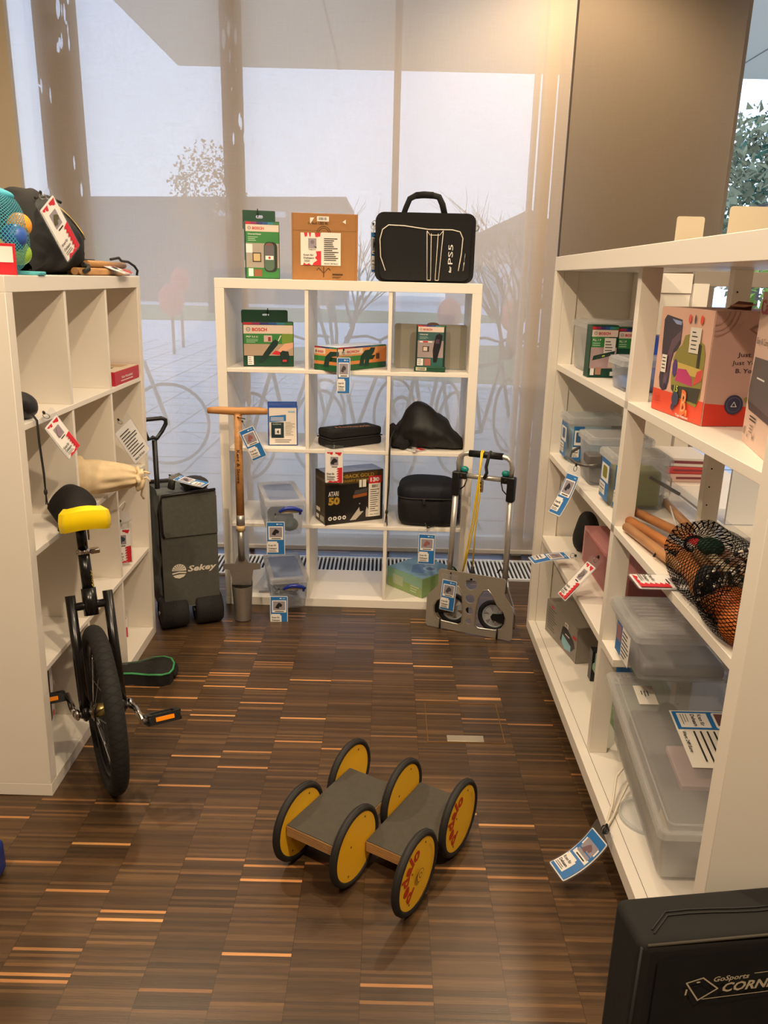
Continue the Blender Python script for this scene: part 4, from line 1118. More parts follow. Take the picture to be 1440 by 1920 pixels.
g = G(); g.tube([(.345, .03, .26), (.352, .02, .22), (.375, .012, .17), (.391, .01, .12), (.394, .012, .05)], .005, CHROME, 8); g.tube([(.085, .03, .285), (.105, .028, .28), (.12, .03, .26)], .004, BLACKP, 6); g.tube([(.30, .03, .285), (.31, .028, .30), (.335, .03, .30)], .004, BLACKP, 6); g.ob('brace', r)
HT = T(0.197, 3.222, 0.004) @ RZ(-22) @ RX(-3)
r = thing('bungee_cord', 'yellow bungee cord looped over the hand truck grip with black hooks', 'cord', HT @ T(.19, .02, .80))
YL = mat((226, 190, 30), .6)
g = G(); g.tube([(.004, .012, .003), (.006, -.010, -.002), (.004, -.012, -.10), (-.012, -.010, -.30), (-.030, -.006, -.44), (-.040, -.004, -.53)], .0032, YL, 8)
g.tube([(.012, .012, .003), (.012, -.010, -.004), (.006, -.014, -.10), (.000, -.012, -.28), (-.018, -.008, -.42), (-.040, -.004, -.53)], .0032, YL, 8)
g.tube([(.008, -.010, -.10), (.012, -.012, -.2), (.004, -.012, -.34), (.004, -.010, -.50)], .0032, YL, 8); g.ob('cord', r)
g = G(); g.tube([(.04, .014, .0), (.04, -.010, -.01), (.032, -.014, -.06), (.036, -.012, -.085), (.026, -.012, -.11)], .007, INK, 8); q = g.ob('hook', r)
g = G(); g.cyl((.004, -.010, -.50), (.002, -.010, -.56), .008, INK, .005, 10); g.ob('hook', r)
r = thing('key_fob', 'small silvery tag hanging from the hand truck cross bar', 'tag', HT @ T(.205, .010, .685))
g = G(); g.prism(rr(-.014, .010, -.055, -.004, .004), -.002, .001, mat((190, 170, 140), .3, .8), 'y'); g.torus((-.002, 0, 0), (1, 0, 0), .005, .001, STEEL, 12, 6)
for k in range(3): g.prism(circ(-.002, -.015 - k * .015, .0045, 10), -.0035, -.002, mat((60, 50, 40), .4), 'y')
g.ob('plate', r)
tag('blue lending tag picturing a hand truck, inside the left cut-out of its toe plate', HT @ T(.105, -.012, .262) @ RY(3), 'blue', 0, 0, .138, .066, (70, 70, 74))

# ---- folded wagon
WG = T(-0.935, 3.125, 0) @ RZ(25)
r = thing('folding_wagon', 'folded grey fabric utility wagon standing upright behind the left shelf', 'wagon', WG)
GF = mat((84, 84, 78), .85, 0, 'fabric'); GF2 = mat((96, 102, 100), .8, 0, 'fabric')
g = G(); g.prism(rr(0.0, .236, .095, .605, .006), -.012, .012, GF, 'y'); g.ob('front_cover', r)
g = G(); g.prism(rr(.010, .236, .42, .590, .006), -.020, -.011, GF, 'y'); g.ob('front_flap', r)
g = G(); g.tube([(.012, -.016, .42), (.002, -.018, .45), (.0, -.016, .56), (.012, -.016, .602), (.234, -.014, .612)], .006, BLACKP, 8); g.ob('flap_edge', r)
g = G()
def side(u, v):
    z = .15 + v * .46; y = .012 + u * .28
    return Vector((-.004 - .020 * math.sin(pi * u) + .010 * noise.noise(Vector((u * 5, v * 7, 1))), y, z + .02 * math.sin(u * 5) * (1 if v > .9 else 0)))
g.grid(side, 20, 24, GF2, True)
g.box(.002, .234, .010, .28, .15, .585, GF2, .008); g.ob('body', r, fix=False)
g = G(); g.box(-.004, .02, .02, .30, .04, .17, mat((24, 24, 25), .6), .006); g.box(.216, .24, .02, .30, .04, .17, mat((24, 24, 25), .6), .006); g.box(-.002, .24, .27, .29, .06, .60, mat((24, 24, 25), .6), .004); g.ob('frame', r)
TY = mat((26, 24, 23), .85, 0, 'tread', .3)
for x0 in (-.022, .128):
    g = G()
    prof = [(0, .050), (.003, .064), (.010, .0685), (.06, .069), (.108, .0685), (.117, .063), (.120, .050)]
    def whl(u, v, x0=x0):
        k = v * (len(prof) - 1); i = min(int(k), len(prof) - 2); f = k - i
        x = prof[i][0] + (prof[i + 1][0] - prof[i][0]) * f; rd = prof[i][1] + (prof[i + 1][1] - prof[i][1]) * f
        a = u * 2 * pi
        return Vector((x0 + x, .018 + rd * math.cos(a), .069 + rd * math.sin(a)))
    g.grid(whl, 48, 12, TY, True, True, cu=True)
    g.cyl((x0 + .004, .018, .069), (x0 + .117, .018, .069), .051, mat((26, 26, 27), .5), n=32); q = g.ob('wheel', r, fix=False)
    h = G(); h.cyl((x0 - .002, .018, .069), (x0 + .006, .018, .069), .010, CHROME, n=12); h.ob('axle_cap', q)
    g = G()
    for k in (.05, .06, .07): g.torus((x0 + k, .018, .069), (1, 0, 0), .069, .0012, INK, 48, 5)
    g.ob('tread_groove', q)
g = G(); g.cyl((.025, .18, .3), (.025, .18, .80), .011, BLACKP, n=12)
hp = [(.0, .17, .805), (.018, .175, .812), (.035, .178, .806), (.060, .185, .835), (.078, .19, .865), (.078, .19, .882), (.062, .19, .890), (.0, .185, .888), (-.030, .18, .882), (-.036, .178, .868), (-.01, .178, .830)]
g.tube(hp, .009, BLACKP, 10, True); g.ob('pull_handle', r)
g = G(); g.tube([(.07, .10, .60), (.075, .09, .645), (.10, .08, .655), (.125, .07, .635), (.14, .06, .60)], .010, GF, 8, flat=1.8); g.ell((.17, .12, .612), (.06, .08, .028), mat((30, 30, 30), .8, 0, 'fabric'), nz=.2, nf=12); g.ob('top_strap', r)
g = G(); g.tube([(.002, -.014, .096), (.236, -.014, .098)], .002, GF2, 6); g.tube([(.0, -.014, .418), (.236, -.014, .424)], .0015, GF2, 6); g.ob('seam', r)
p = Pr(front(0, -.0125)); lw = mat((214, 206, 190), .6)
cx, cz, rd = .066, .262, .030
p.poly([(cx + rd * math.cos(t), cz + .004 + rd * math.sin(t)) for t in [R(a) for a in range(-5, 190, 13)]], lw)
for k in range(7):
    a = R(15 + k * 25); p.poly([(cx + .002 * math.cos(a + 1.5), cz + .006), (cx + .026 * math.cos(a - .04), cz + .006 + .026 * math.sin(a - .04)), (cx + .026 * math.cos(a + .07), cz + .006 + .026 * math.sin(a + .07))], mat((70, 70, 66), .8))
p.poly([(cx - rd, cz - .004), (cx, cz + .000), (cx + rd, cz - .004), (cx + rd * .96, cz - .010), (cx, cz - .006), (cx - rd * .98, cz - .010)], lw)
p.poly([(cx - rd * .9, cz - .016), (cx, cz - .012), (cx + rd * .9, cz - .014), (cx + rd * .6, cz - .025), (cx, cz - .031), (cx - rd * .6, cz - .026)], lw)
p.text('Sekey', .102, .258, .125, .026, lw, .03, .25); p.ob('lettering', r)
tag('blue lending tag lying on top of the folded grey wagon', WG @ T(.06, .05, .672) @ RZ(55) @ RX(-80), 'blue', -.1, 1.0, .13, .08, (70, 60, 60))

# ---- unicycle
UM = T(-0.81, 2.045, 0.0) @ RZ(119)
r = thing('unicycle', 'black unicycle with a yellow-edged saddle leaning against the left shelf', 'unicycle', UM)
TR = mat((27, 24, 22), .85, 0, 'tread', 1.0); BK_ = mat((18, 17, 17), .25)
g = G(); g.torus((0, 0, .25), (0, 1, 0), .2245, .0255, TR, 96, 20, uv=True); g.ob('tyre', r)
g = G(); g.torus((0, 0, .25), (0, 1, 0), .197, .008, BK_, 64, 8, e=1.8); q = g.ob('rim', r)
g = G()
for k in range(32):
    t = k * 2 * pi / 32; s_ = 1 if k % 2 else -1
    g.cyl((.02 * math.cos(t + .6 * s_), .028 * s_, .25 + .02 * math.sin(t + .6 * s_)), (.192 * math.cos(t), 0, .25 + .192 * math.sin(t)), .0011, BK_ if k % 3 else STEEL, n=4, caps=False)
g.ob('spokes', r)
g = G(); g.cyl((0, -.036, .25), (0, .036, .25), .02, mat((150, 128, 80), .3, .8), n=20); g.cyl((0, -.032, .25), (0, -.027, .25), .028, BK_, n=20); g.cyl((0, .027, .25), (0, .032, .25), .028, BK_, n=20); g.cyl((0, -.075, .25), (0, .075, .25), .009, STEEL, n=12); g.ob('hub', r)
tl = R(17.6); fx = Vector((math.sin(tl), 0, math.cos(tl)))
A0 = Vector((0, 0, .25))
def at(L, y=0, dx=0): return A0 + fx * L + Vector((dx, y, 0))
g = G()
for s_ in (-1, 1):
    g.cyl(at(-.012, s_ * .052), at(.345, s_ * .052), .0145, BK_, n=16)
    g.ell(at(0, s_ * .052), (.024, .012, .024), BK_, nu=16, nv=10)
g.cyl(at(.31, -.055), at(.31, .055), .012, BK_, n=14); g.cyl(at(.28), at(.36), .021, BK_, n=18); g.cyl(at(.35), at(.47), .0165, BK_, n=16); g.ob('fork', r)
g = G(); g.cyl(at(.46), at(.475), .0205, CHROME, n=18); g.box(-.012, .012, -.045, -.018, -.007, .007, CHROME, .003, Matrix.Translation(at(.467))); g.ob('seat_clamp', r)
g = G(); g.cyl(at(.46), at(.575), .0145, BK_, n=16); g.cyl(at(.50, -.02), at(.59, -.022), .003, CHROME, n=6); g.ob('seat_post', r)
p = Pr(lambda x, y, h: at(y) + Vector((-(.0168 + h) * math.cos(x / .017 - .9) * math.cos(tl), -(.0168 + h) * math.sin(x / .017 - .9) * -1, 0)) * 1.0, .001)
g = G()
def saddle(u, v):
    a = u * 2 * pi; s_ = v * 2 - 1                      # s_ along the saddle
    x = s_ * .150
    wd = .050 + .030 * (1 if s_ > 0 else 1) * abs(s_) ** 1.5 - .085 * max(0, abs(s_) - .82) * 2
    th = .030 * (1 - max(0, abs(s_) - .8) * 3.2)
    lift = .045 * s_ * s_
    y, z = math.cos(a), math.sin(a)
    droop = -.035 * abs(y) ** 2.2
    return at(.575) + Vector((x + .012, y * wd, z * th * (1 if z > 0 else .5) + lift + droop))
g.grid(saddle, 36, 30, mat((24, 20, 18), .9, 0, 'fabric'), True, cu=True); g.ob('saddle', r, fix=False)
g = G()
yb = mat((240, 208, 16), .3)
ptsb = [(-.118, .066), (-.136, .055), (-.146, .035), (-.150, .0), (-.146, -.035), (-.136, -.055), (-.118, -.066)]
def bumper(u, v):
    k = u * 6; i = min(int(k), 5); f = k - i
    x = ptsb[i][0] + (ptsb[i + 1][0] - ptsb[i][0]) * f; y = ptsb[i][1] + (ptsb[i + 1][1] - ptsb[i][1]) * f
    z = .042 - .055 * v - .012 * (abs(y) / .066) ** 2
    return at(.588) + Vector((x - .004 + .006 * math.sin(pi * v) * -1, y * (1 + .06 * math.sin(pi * v)), z))
g.grid(bumper, 24, 8, yb, True)
g.grid(lambda u, v: bumper(u, 0) + Vector((.03 * v, -bumper(u, 0).y * .25 * v, .006 * v)), 24, 3, yb, True)
g.ob('saddle_bumper', r, fix=False)
for s_ in (-1, 1):                                        # right crank points back towards the room, left one into the shelf
    dx = -.125 if s_ < 0 else .125
    y0 = s_ * .075; y1 = s_ * .085
    g = G(); g.tube([(0, y0, .25), (dx * .3, s_ * .082, .25 + .003), (dx, y1, .255)], lambda t: .011 - .003 * t, CHROME, 12); g.ell((0, y0, .25), (.017, .010, .017), CHROME, nu=16, nv=8)
    q = g.ob('crank', r)
    g = G(); yp = s_ * .140
    a = Matrix.Translation((dx, yp, .255)) @ Matrix.Rotation(R(24), 4, 'Y')
    g.prism(rr(-.042, .042, -.048, .048, .010), -.014, -.006, BLACKP, 'z', a, holes=[rr(-.026, .026, -.034, .034, .006)])
    g.prism(rr(-.042, .042, -.048, .048, .010), .006, .014, BLACKP, 'z', a, holes=[rr(-.026, .026, -.034, .034, .006)])
    g.box(-.042, -.036, -.044, .044, -.008, .008, BLACKP, .001, a); g.box(.036, .042, -.044, .044, -.008, .008, BLACKP, .001, a)
    for k in range(5): g.box(-.026, .026, -.030 + k * .014, -.026 + k * .014, -.009, .009, BLACKP, 0, a)
    g.cyl((dx, s_ * .085, .255), (dx, s_ * .185, .255), .007, STEEL, n=10); w_ = g.ob('pedal', r)
    g = G()
    for sx in (-1, 1):
        g = G(); g.box(sx * .0422 - .001, sx * .0422 + .001, -.026, .026, -.006, .006, mat((240, 140, 20), .25), .0005, a); g.ob('reflector', w_)
p = Pr(lambda x, y, h: at(y) + Vector((-(.0170 + h) * math.sin(x / .017 + .9), -(.0170 + h) * math.cos(x / .017 + .9), 0)), .001)
p.text('QU-AX', .0, .365, .05, .010, mat((200, 170, 60), .4), .02, 0, 90); p.lines(-.014, .006, .37, .41, 3, mat((200, 170, 60), .4), .12)
p.ob('frame_decal', r)

# ---- pedalo roller
e_ = Vector((.859, -.51, 0)).normalized(); t_ = Vector((.51, .859, 0)).normalized()
PO = Matrix(((e_.x, t_.x, 0, -.205), (e_.y, t_.y, 0, 1.755), (0, 0, 1, 0), (0, 0, 0, 1)))
r = thing('pedalo', 'wooden balance roller with six yellow wheels and two dark foot boards in mid floor', 'pedalo', PO)
YW_ = mat((255, 200, 44), .4); RB = mat((30, 27, 25), .7)
PLY = mat((206, 162, 108), .5, 0, 'wood', 2); FELT = mat((72, 68, 58), .9, 0, 'fabric')
RW = .105
for j in (0, 1):
    for i in (0, 1, 2):
        x = (0, .175, .350)[i]; y = .24 * j
        g = G(); g.cyl((x - .006, y, RW), (x + .006, y, RW), RW - .010, YW_, n=56)
        for a, rr_ in ((60, .075), (240, .075), (150, .03)):
            g.cyl((x - .0062, y + rr_ * math.cos(R(a)), RW + rr_ * math.sin(R(a))), (x + .0066, y + rr_ * math.cos(R(a)), RW + rr_ * math.sin(R(a))), .0028, mat((120, 80, 30), .4, .6), n=8)
        q = g.ob('wheel_disc', r)
        g = G(); g.torus((x, y, RW), (1, 0, 0), RW - .0085, .0085, RB, 64, 12, e=1.25)
        for dx in (-.004, 0, .004): g.torus((x + dx, y, RW), (1, 0, 0), RW - .0004, .0006, INK, 64, 5)
        g.ob('rubber_tyre', q)
        if i == 2:
            p = Pr(plane_map((x + .006, y, RW), (0, 1, 0), (0, 0, 1)), .0008)
            rd_ = mat((200, 60, 26), .5)
            ang = 238.0
            for ch in 'pedalo':
                vs, fs, W = text_mesh(ch, .035); sc = .052; rad = .058
                wd = math.degrees((W + .07) * sc / rad)
                a = R(ang - wd / 2); ang -= wd
                cx, cy = rad * math.cos(a), rad * math.sin(a); ro = math.degrees(a) - 90
                p.k += 1; c, s_ = math.cos(R(ro)), math.sin(R(ro))
                p.g._new([p.f(cx + (aa - W / 2) * sc * c - (bb - .25) * sc * s_, cy + (aa - W / 2) * sc * s_ + (bb - .25) * sc * c, .0014) for aa, bb in vs], fs, rd_)
            for k in range(26):
                a = R(40 - k * 4.2); cx, cy = .074 * math.cos(a), .074 * math.sin(a)
                p.poly([(cx + .0022 * math.cos(b), cy + .0016 * math.sin(b)) for b in (0, 1.5, 3, 4.5)], mat((206, 110, 30), .5))
            for k in range(12):
                a = R(300 - k * 4.2); cx, cy = .074 * math.cos(a), .074 * math.sin(a)
                p.poly([(cx + .0022 * math.cos(b), cy + .0016 * math.sin(b)) for b in (0, 1.5, 3, 4.5)], mat((206, 110, 30), .5))
            if j == 0:
                p.poly(circ(.0, .0, .017, 24), mat((120, 84, 30), .5)); p.poly(circ(.0, .0, .0155, 24), YW_); p.poly(circ(.0, .0, .008, 16), mat((150, 104, 36), .5)); p.poly(circ(0, 0, .005, 12), YW_)
            p.ob('wheel_print', q)
for k, (x0, y0, z0) in enumerate(((.010, -.066, .108), (.185, .038, .066))):
    g = G(); g.box(x0, x0 + .155, y0, y0 + .292, z0, z0 + .030, PLY, .001); q = g.ob('foot_board', r)
    for d in range(5): pass
    g = G(); g.box(x0 + .0005, x0 + .1545, y0 + .0005, y0 + .2915, z0 + .030, z0 + .0325, FELT, .0005); g.ob('grip_mat', q)
    g = G()
    for zz in (.006, .012, .018, .024): g.box(x0, x0 + .155, y0 - .0004, y0 + .001, z0 + zz, z0 + zz + .0012, mat((150, 104, 60), .6))
    g.ob('ply_edge', q)
g = G()
for y in (-.053 + .0, .24 - .053): g.cyl((-.003, y, .122), (.178, y, .122), .006, STEEL, n=10)
for y in (.053, .24 + .053): g.cyl((.172, y, .082), (.353, y, .082), .006, STEEL, n=10)
g.ob('axle_pins', r)

# ---- black bag with board logo at the right edge
r = thing('board_game_bag', 'large black padded carry case cut off by the bottom right corner', 'bag', T(0.424, 0.998, 0) @ RZ(8))
BG = mat((20, 17, 14), .9, 0, 'fabric', .6)
g = G()
def panel(u, v):
    x = u * .62; z = v * .485
    return Vector((x, -.000 - .004 * math.sin(pi * u) * math.sin(pi * v) + .003 * noise.noise(Vector((x * 9, z * 9, 0))), z))
g.box(0, .62, 0, .105, 0, .480, BG, .016, seg=4); g.ob('case', r)
g = G(); g.grid(lambda u, v: Vector((.03 + .56 * u, -.003 + .003 * noise.noise(Vector((u * 6, v * 6, 2))), .03 + .42 * v)), 20, 16, mat((9, 8, 7), .9, 0, 'fabric', .6), True); g.ob('front_panel', r, fix=False)
g = G()
for d in (.050, .058):
    pts = [(.030, d - .03, .4815)] + [(.030 + .55 * k / 14, d + .004 * math.sin(k * .9), .4818) for k in range(1, 15)]
    g.tube(pts, .0013, INK, 5)
g.tube([(.012, .004, .475), (.3, .000, .478), (.61, .004, .475)], .0025, mat((60, 54, 44), .8), 6); g.tube([(.004, .006, .47), (.002, .006, .24), (.004, .006, .02)], .0025, INK, 6); g.ob('seam', r)
p = Pr(plane_map((.0, -.0065, 0), (1, 0, .015), (0, 0, 1)), .0008); lc = mat((206, 192, 168), .6)
def outline(p, pts, w, m):
    n = len(pts)
    for k in range(n):
        a, b = Vector(pts[k]), Vector(pts[(k + 1) % n]); d = (b - a).normalized(); nn = Vector((-d.y, d.x)) * w / 2; d *= w * .4
        p.poly([tuple(a - nn - d), tuple(b - nn + d), tuple(b + nn + d), tuple(a + nn - d)], m)
outline(p, [(.082, .402), (.110, .409), (.138, .384), (.106, .364)], .0026, lc); p.poly(circ(.102, .402, .0035, 10, .0018), lc); p.poly([(.082, .39), (.085, .39), (.084, .378), (.081, .378)], lc)
p.text('GoSports', .128, .400, .062, .010, lc, .02, .2)
p.text('CORNHOLE', .146, .377, .150, .018, lc, .03, .25)
p.poly([(.198, .408), (.50, .413), (.50, .4145), (.198, .4095)], lc); p.poly([(.112, .366), (.50, .369), (.50, .3705), (.112, .3675)], lc); p.ob('lettering', r)

# ---- racket pouch on the floor
r = thing('racket_pouch', 'small dark pouch with clear window and green piping lying on the floor behind the unicycle', 'pouch', T(-0.975, 2.665, 0.0) @ RZ(12))
def pouch_outline(k=1.0):
    return [(-.10, -.025), (.04, -.040), (.10, -.062), (.150, -.070), (.176, -.060), (.188, -.03), (.190, .02), (.178, .06), (.150, .080), (.11, .078), (.05, .05), (-.10, .035)]
g = G(); g.prism(pouch_outline(), .0005, .045, mat((22, 21, 21), .8, 0, 'fabric'), 'z'); g.ob('body', r)
g = G(); g.tube([(a, b, .048) for a, b in pouch_outline()], .004, mat((60, 150, 90), .5), 8, True); g.ob('piping', r)
g = G(); po = pouch_outline()
def dome(u, v):
    k = u * len(po); i = int(k) % len(po); f = k - int(k); a, b = po[i], po[(i + 1) % len(po)]
    x = a[0] + (b[0] - a[0]) * f; y = a[1] + (b[1] - a[1]) * f; s_ = 1 - v * .98
    cx, cy = .06, 0
    q = Vector((cx + (x - cx) * s_, cy + (y - cy) * s_, .048 + .020 * math.sin(v * pi / 2) ** .7)); q.z += .006 * noise.noise(q * 50) * v
    return q
g.grid(dome, 48, 12, mat((90, 88, 84), .06, 0, 'clear', .45), True, cu=True); g.ob('clear_window', r, fix=False)
g = G(); g.ell((.192, .02, .02), (.012, .05, .018), BLACKF, nu=16, nv=8); g.ob('carry_loop', r)

g = G(); g.box(-.14, -.012, -.10, .02, 0, .10, mat((22, 48, 120), .4), .02, seg=4)
tag_props(g.ob('blue_crate', None, T(-0.935, 1.66, 0.0005)), 'sliver of a dark blue plastic object at the left picture edge', 'box')

# ================================================================ goods on the left shelf
def cloth(m, fn, nu=40, nv=32, cu=True):
    g = G(); g.grid(fn, nu, nv, m, True, cu=cu); return g
r = thing('gym_sack', 'lumpy black sack with two yellow stripes on top of the left shelf', 'bag', ML @ T(.40, .165, 1.4703))
def gs(u, v):
    a = u * 2 * pi; x = .44 * v
    hh = .05 + .195 * math.exp(-((v - .32) / .34) ** 2) + .130 * math.exp(-((v - .80) / .24) ** 2)
    hh *= min(1, (math.sin(pi * min(1, max(0, v))) + .12) ** .32)
    cy, cz = math.cos(a), math.sin(a)
    y = .125 * math.copysign(abs(cy) ** .75, cy) * (math.sin(pi * (.06 + .88 * v)) ** .5) * (1 - .45 * max(0, cz))
    q = Vector((x, y, hh * (.5 + .5 * math.copysign(abs(cz) ** .85, cz))))
    n = noise.noise(q * 12) * .018 + noise.noise(q * 30) * .007
    q.y += n; q.z = max(0, q.z + n * (cz > -.5)); return q
cloth(mat((10, 10, 11), .8, 0, 'fabric', .7), gs, 44, 40).ob('sack_body', r, fix=False)
for k, off in enumerate((.0, .045)):
    g = G(); ys = mat((236, 196, 50), .6)
    def stripe(u, v, off=off):
        uu = .24 + .24 * u; q = gs(uu, .58 + off * 2.4 + .10 * u + .06 * v)
        c = Vector((.26, 0, .06)); return q + (q - c).normalized() * .005
    g.grid(stripe, 14, 3, ys, True); g.ob('yellow_stripe', r, fix=False)
g = G(); g.tube([(.10, -.05, .215), (.14, -.07, .225), (.17, -.10, .21)], .004, INK, 6); g.ob('drawcord', r)
tag('long red and white lending tag slanting across the black striped sack', ML @ T(.36, .04, 1.690) @ RZ(-15) @ RY(-38), 'red', .02, 0, .165, .078, (90, 84, 60))
tag_props((lambda g: (g.box(0, .004, 0, .06, 0, .075, RED, .001), g.box(-.001, 0, .006, .052, .03, .068, WHT), g.ob('red_card', None, ML @ T(.075, .0, 1.4705)))[2])(G()), 'little red and white card at the near top corner of the left shelf', 'card')
r = thing('ball_net', 'turquoise net bag of coloured balls at the near end of the left shelf top', 'bag', ML @ T(.17, .085, 1.4703))
g = G(); g.ell((0, 0, .105), (.07, .075, .105), mat((60, 150, 170), .7, 0, 'mesh', 40), .8, .8, 28, 18, .12, 8, uv=True); g.ob('net', r, fix=False)
g = G(); g.ell((0, 0, .195), (.045, .05, .02), mat((70, 170, 190), .8), nz=.3, nf=20); g.box(.03, .075, -.09, .05, 0, .01, mat((80, 170, 180), .8), .003); g.ob('net_rim', r)
for (x, y, z), c in (((.035, -.045, .125), (240, 160, 40)), ((-.01, -.05, .095), (50, 90, 170)), ((.02, -.045, .055), (150, 190, 60)), ((-.03, .0, .05), (220, 60, 60)), ((.03, .02, .06), (240, 200, 60)), ((.0, .03, .13), (60, 120, 190))):
    g = G(); g.ell((x, y, z), (.031,) * 3, mat(c, .4), nu=20, nv=12)
    tag_props(g.ob('play_ball', None, ML @ T(.17, .085, 1.4703)), 'small %s play ball inside the turquoise net bag, %s' % ({(240, 160, 40): 'orange', (50, 90, 170): 'dark blue', (150, 190, 60): 'lime green', (220, 60, 60): 'red', (240, 200, 60): 'yellow', (60, 120, 190): 'light blue'}[c], 'upper' if z > .09 else 'lower'), 'ball', 'balls in the net bag')
r = thing('rope_ladder', 'bundle of wooden rungs and black rope on the far end of the left shelf', 'rope ladder', ML @ T(.62, .02, 1.4703))
BAM = mat((200, 150, 92), .5, 0, 'wood')
for k, (x0, x1, y, z) in enumerate(((.0, .5, .012, .0125), (.02, .52, .045, .0125), (.08, .50, .028, .036), (.06, .46, .075, .0125), (.28, .50, .06, .034))):
    g = G(); g.cyl((x0, y, z), (x1, y + .01, z), .012, BAM, n=12); g.ob('rung', r)
g = G(); g.tube([(.30, .02, .055), (.36, .01, .062), (.42, .02, .052), (.47, .01, .05), (.51, .0, .036), (.53, -.005, .02), (.535, .0, .004)], .0045, INK, 8)
g.tube([(-.02, .0, .012), (.0, -.006, .02), (.02, .0, .028), (.0, .01, .034)], .008, INK, 8); g.box(.06, .24, .05, .11, .028, .052, BLACKF, .006); g.ob('rope', r)
tag('red and white lending tag lying on the wooden rungs', ML @ T(.90, .075, 1.512), 'red', R(72), 0, .075, .11)
r = carton('board_game', 'flat red-edged board game box in the far top compartment of the left shelf', 'game', ML @ T(.79, .006, 1.0985) @ RZ(-1), .27, .27, .048, mat((190, 40, 60), .45))
p = Pr(topf(0, 0, .048)); p.rect(.002, .268, .002, .268, mat((222, 206, 180), .5)); p.poly([(.05, .04), (.14, .05), (.13, .10), (.06, .09)], mat((90, 84, 70), .5)); p.rect(.16, .25, .03, .2, mat((190, 160, 120), .5)); p.ob('lid_print', r)
p = Pr(front(0, 0)); p.text('Robo Wunderkind', .07, .020, .12, .009, WHT, .02); p.lines(.06, .2, .008, .016, 1, WHT, .4); p.ob('side_print', r)
r = thing('soft_pouch', 'small black pouch at the near end of the left shelf, cords dangling', 'pouch', ML @ T(.115, .045, 1.0985))
g = G(); g.ell((0, 0, .038), (.055, .042, .038), mat((20, 19, 20), .45, 0, 'fabric', .6), .9, .8, nz=.35, nf=16); g.ob('pouch_body', r)
g = G()
for d in (0, .006): g.tube([(-.02 + d, -.04, .02), (-.018 + d, -.052, .0), (-.02 + d, -.054, -.06), (-.008 + d, -.054, -.15), (-.004, -.054, -.225)], .0018, INK, 6)
g.ell((-.004, -.054, -.20), (.006, .005, .010), INK, nu=10, nv=6); g.tube([(-.004, -.054, -.20), (-.008, -.054, -.235)], .0016, INK, 5); g.tube([(-.004, -.054, -.20), (.002, -.054, -.24)], .0016, INK, 5); g.ob('cords', r)
tag('red and white lending tag slanting down from the black pouch at the left', ML @ T(.150, -.006, 1.112) @ RZ(-20) @ RY(-33), 'red', .12, .6, .115, .058, (150, 130, 140))
tag('white text side of a lending card in the second row far compartment', ML @ T(.875, .03, .965) @ RZ(-35) @ RY(-33), 'white', 0, 0, .15, .085, back=True)
r = thing('cotton_bag', 'cream cotton drawstring bag poking out of the left shelf towards the aisle', 'bag', ML @ T(.47, .20, .7505) @ RZ(-60))
# local x runs out of the shelf
CT = mat((228, 204, 164), .9, 0, 'fabric', .5)
def cb(u, v):
    a = u * 2 * pi; x = .34 * v
    rd = .096 * min(1, (1.02 - v) ** .32 if v > .5 else 1) * min(1, (v + .02) ** .25) * (1 - .12 * v)
    fold = .004 * math.sin(a * 9 + 2 * noise.noise(Vector((v * 4, a, 0)))) * (v ** 2) + .006 * noise.noise(Vector((x * 16, math.cos(a) * 2, math.sin(a) * 2)))
    rd = rd + fold
    z = .086 + rd * .95 * math.sin(a) - .02 * v
    return Vector((x, rd * 1.0 * math.cos(a), max(.0005 if x < .25 else -.04, z)))
cloth(CT, cb, 72, 40).ob('bag_body', r, fix=False)
g = G(); g.ell((.350, .0, .056), (.018, .036, .036), CT, nz=.6, nf=60); g.ob('gathered_neck', r)
g = G(); g.tube([(.345, .0, .065), (.37, -.01, .08), (.385, -.02, .075)], .004, CT, 6); g.tube([(.345, .0, .05), (.365, .01, .02), (.362, .02, -.01), (.37, .02, -.025)], .004, CT, 6); g.tube([(.35, -.015, .055), (.372, -.03, .065), (.38, -.035, .05)], .0035, CT, 6); g.ob('drawstring', r)
tag('milky lending tag sleeve at the inner end of the cream cotton bag', ML @ T(.505, .055, .885) @ RZ(-35) @ RY(14), 'red', 0, 0, .08, .055)
r = thing('storage_bucket', 'clear round tub with white lid in the third row far compartment', 'tub', ML @ T(.915, .105, .4005))
g = G(); g.grid(lambda u, v: Vector(((.066 + .012 * v) * math.cos(u * 2 * pi), (.066 + .012 * v) * math.sin(u * 2 * pi), v * .165)), 40, 4, CLEAR, True, cu=True); g.cyl((0, 0, 0), (0, 0, .003), .066, CLEAR, n=40); g.ob('tub_body', r, fix=False)
g = G(); g.cyl((0, 0, .165), (0, 0, .178), .084, MILKY, .082, n=40); g.torus((0, 0, .168), (0, 0, 1), .084, .004, MILKY, 40, 8); g.ob('lid', r)
g = G(); g.cyl((0, 0, .004), (0, 0, .03), .058, mat((190, 70, 70), .5), n=24); g.ob('contents', r)
g = G(); g.tube([(.082 * math.cos(t), -.03 - .03 * math.sin(t), .18 + .055 * math.sin(t)) for t in [pi * k / 12 for k in range(13)]], .0025, mat((225, 220, 210), .4), 6); g.ob('handle', r)
tag('red lending tag in front of the clear round tub', ML @ T(.845, .035, .585) @ RZ(-62), 'red', 0, 0, .135, .072, (40, 60, 80))
tag('small red tag half hidden in the bottom far compartment', ML @ T(.965, .10, .165) @ RZ(-60), 'red', 0, 0, .09, .06)
r = carton('bowling_set_box', 'white window box showing a toy bowling pin in the bottom near compartment', 'box', ML @ T(.075, .100, .0405) @ RZ(3), .25, .16, .325, mat((226, 220, 214), .5))
p = Pr(front(0, 0)); p.poly(rr(.014, .222, .03, .300, .012), mat((52, 16, 18), .5))
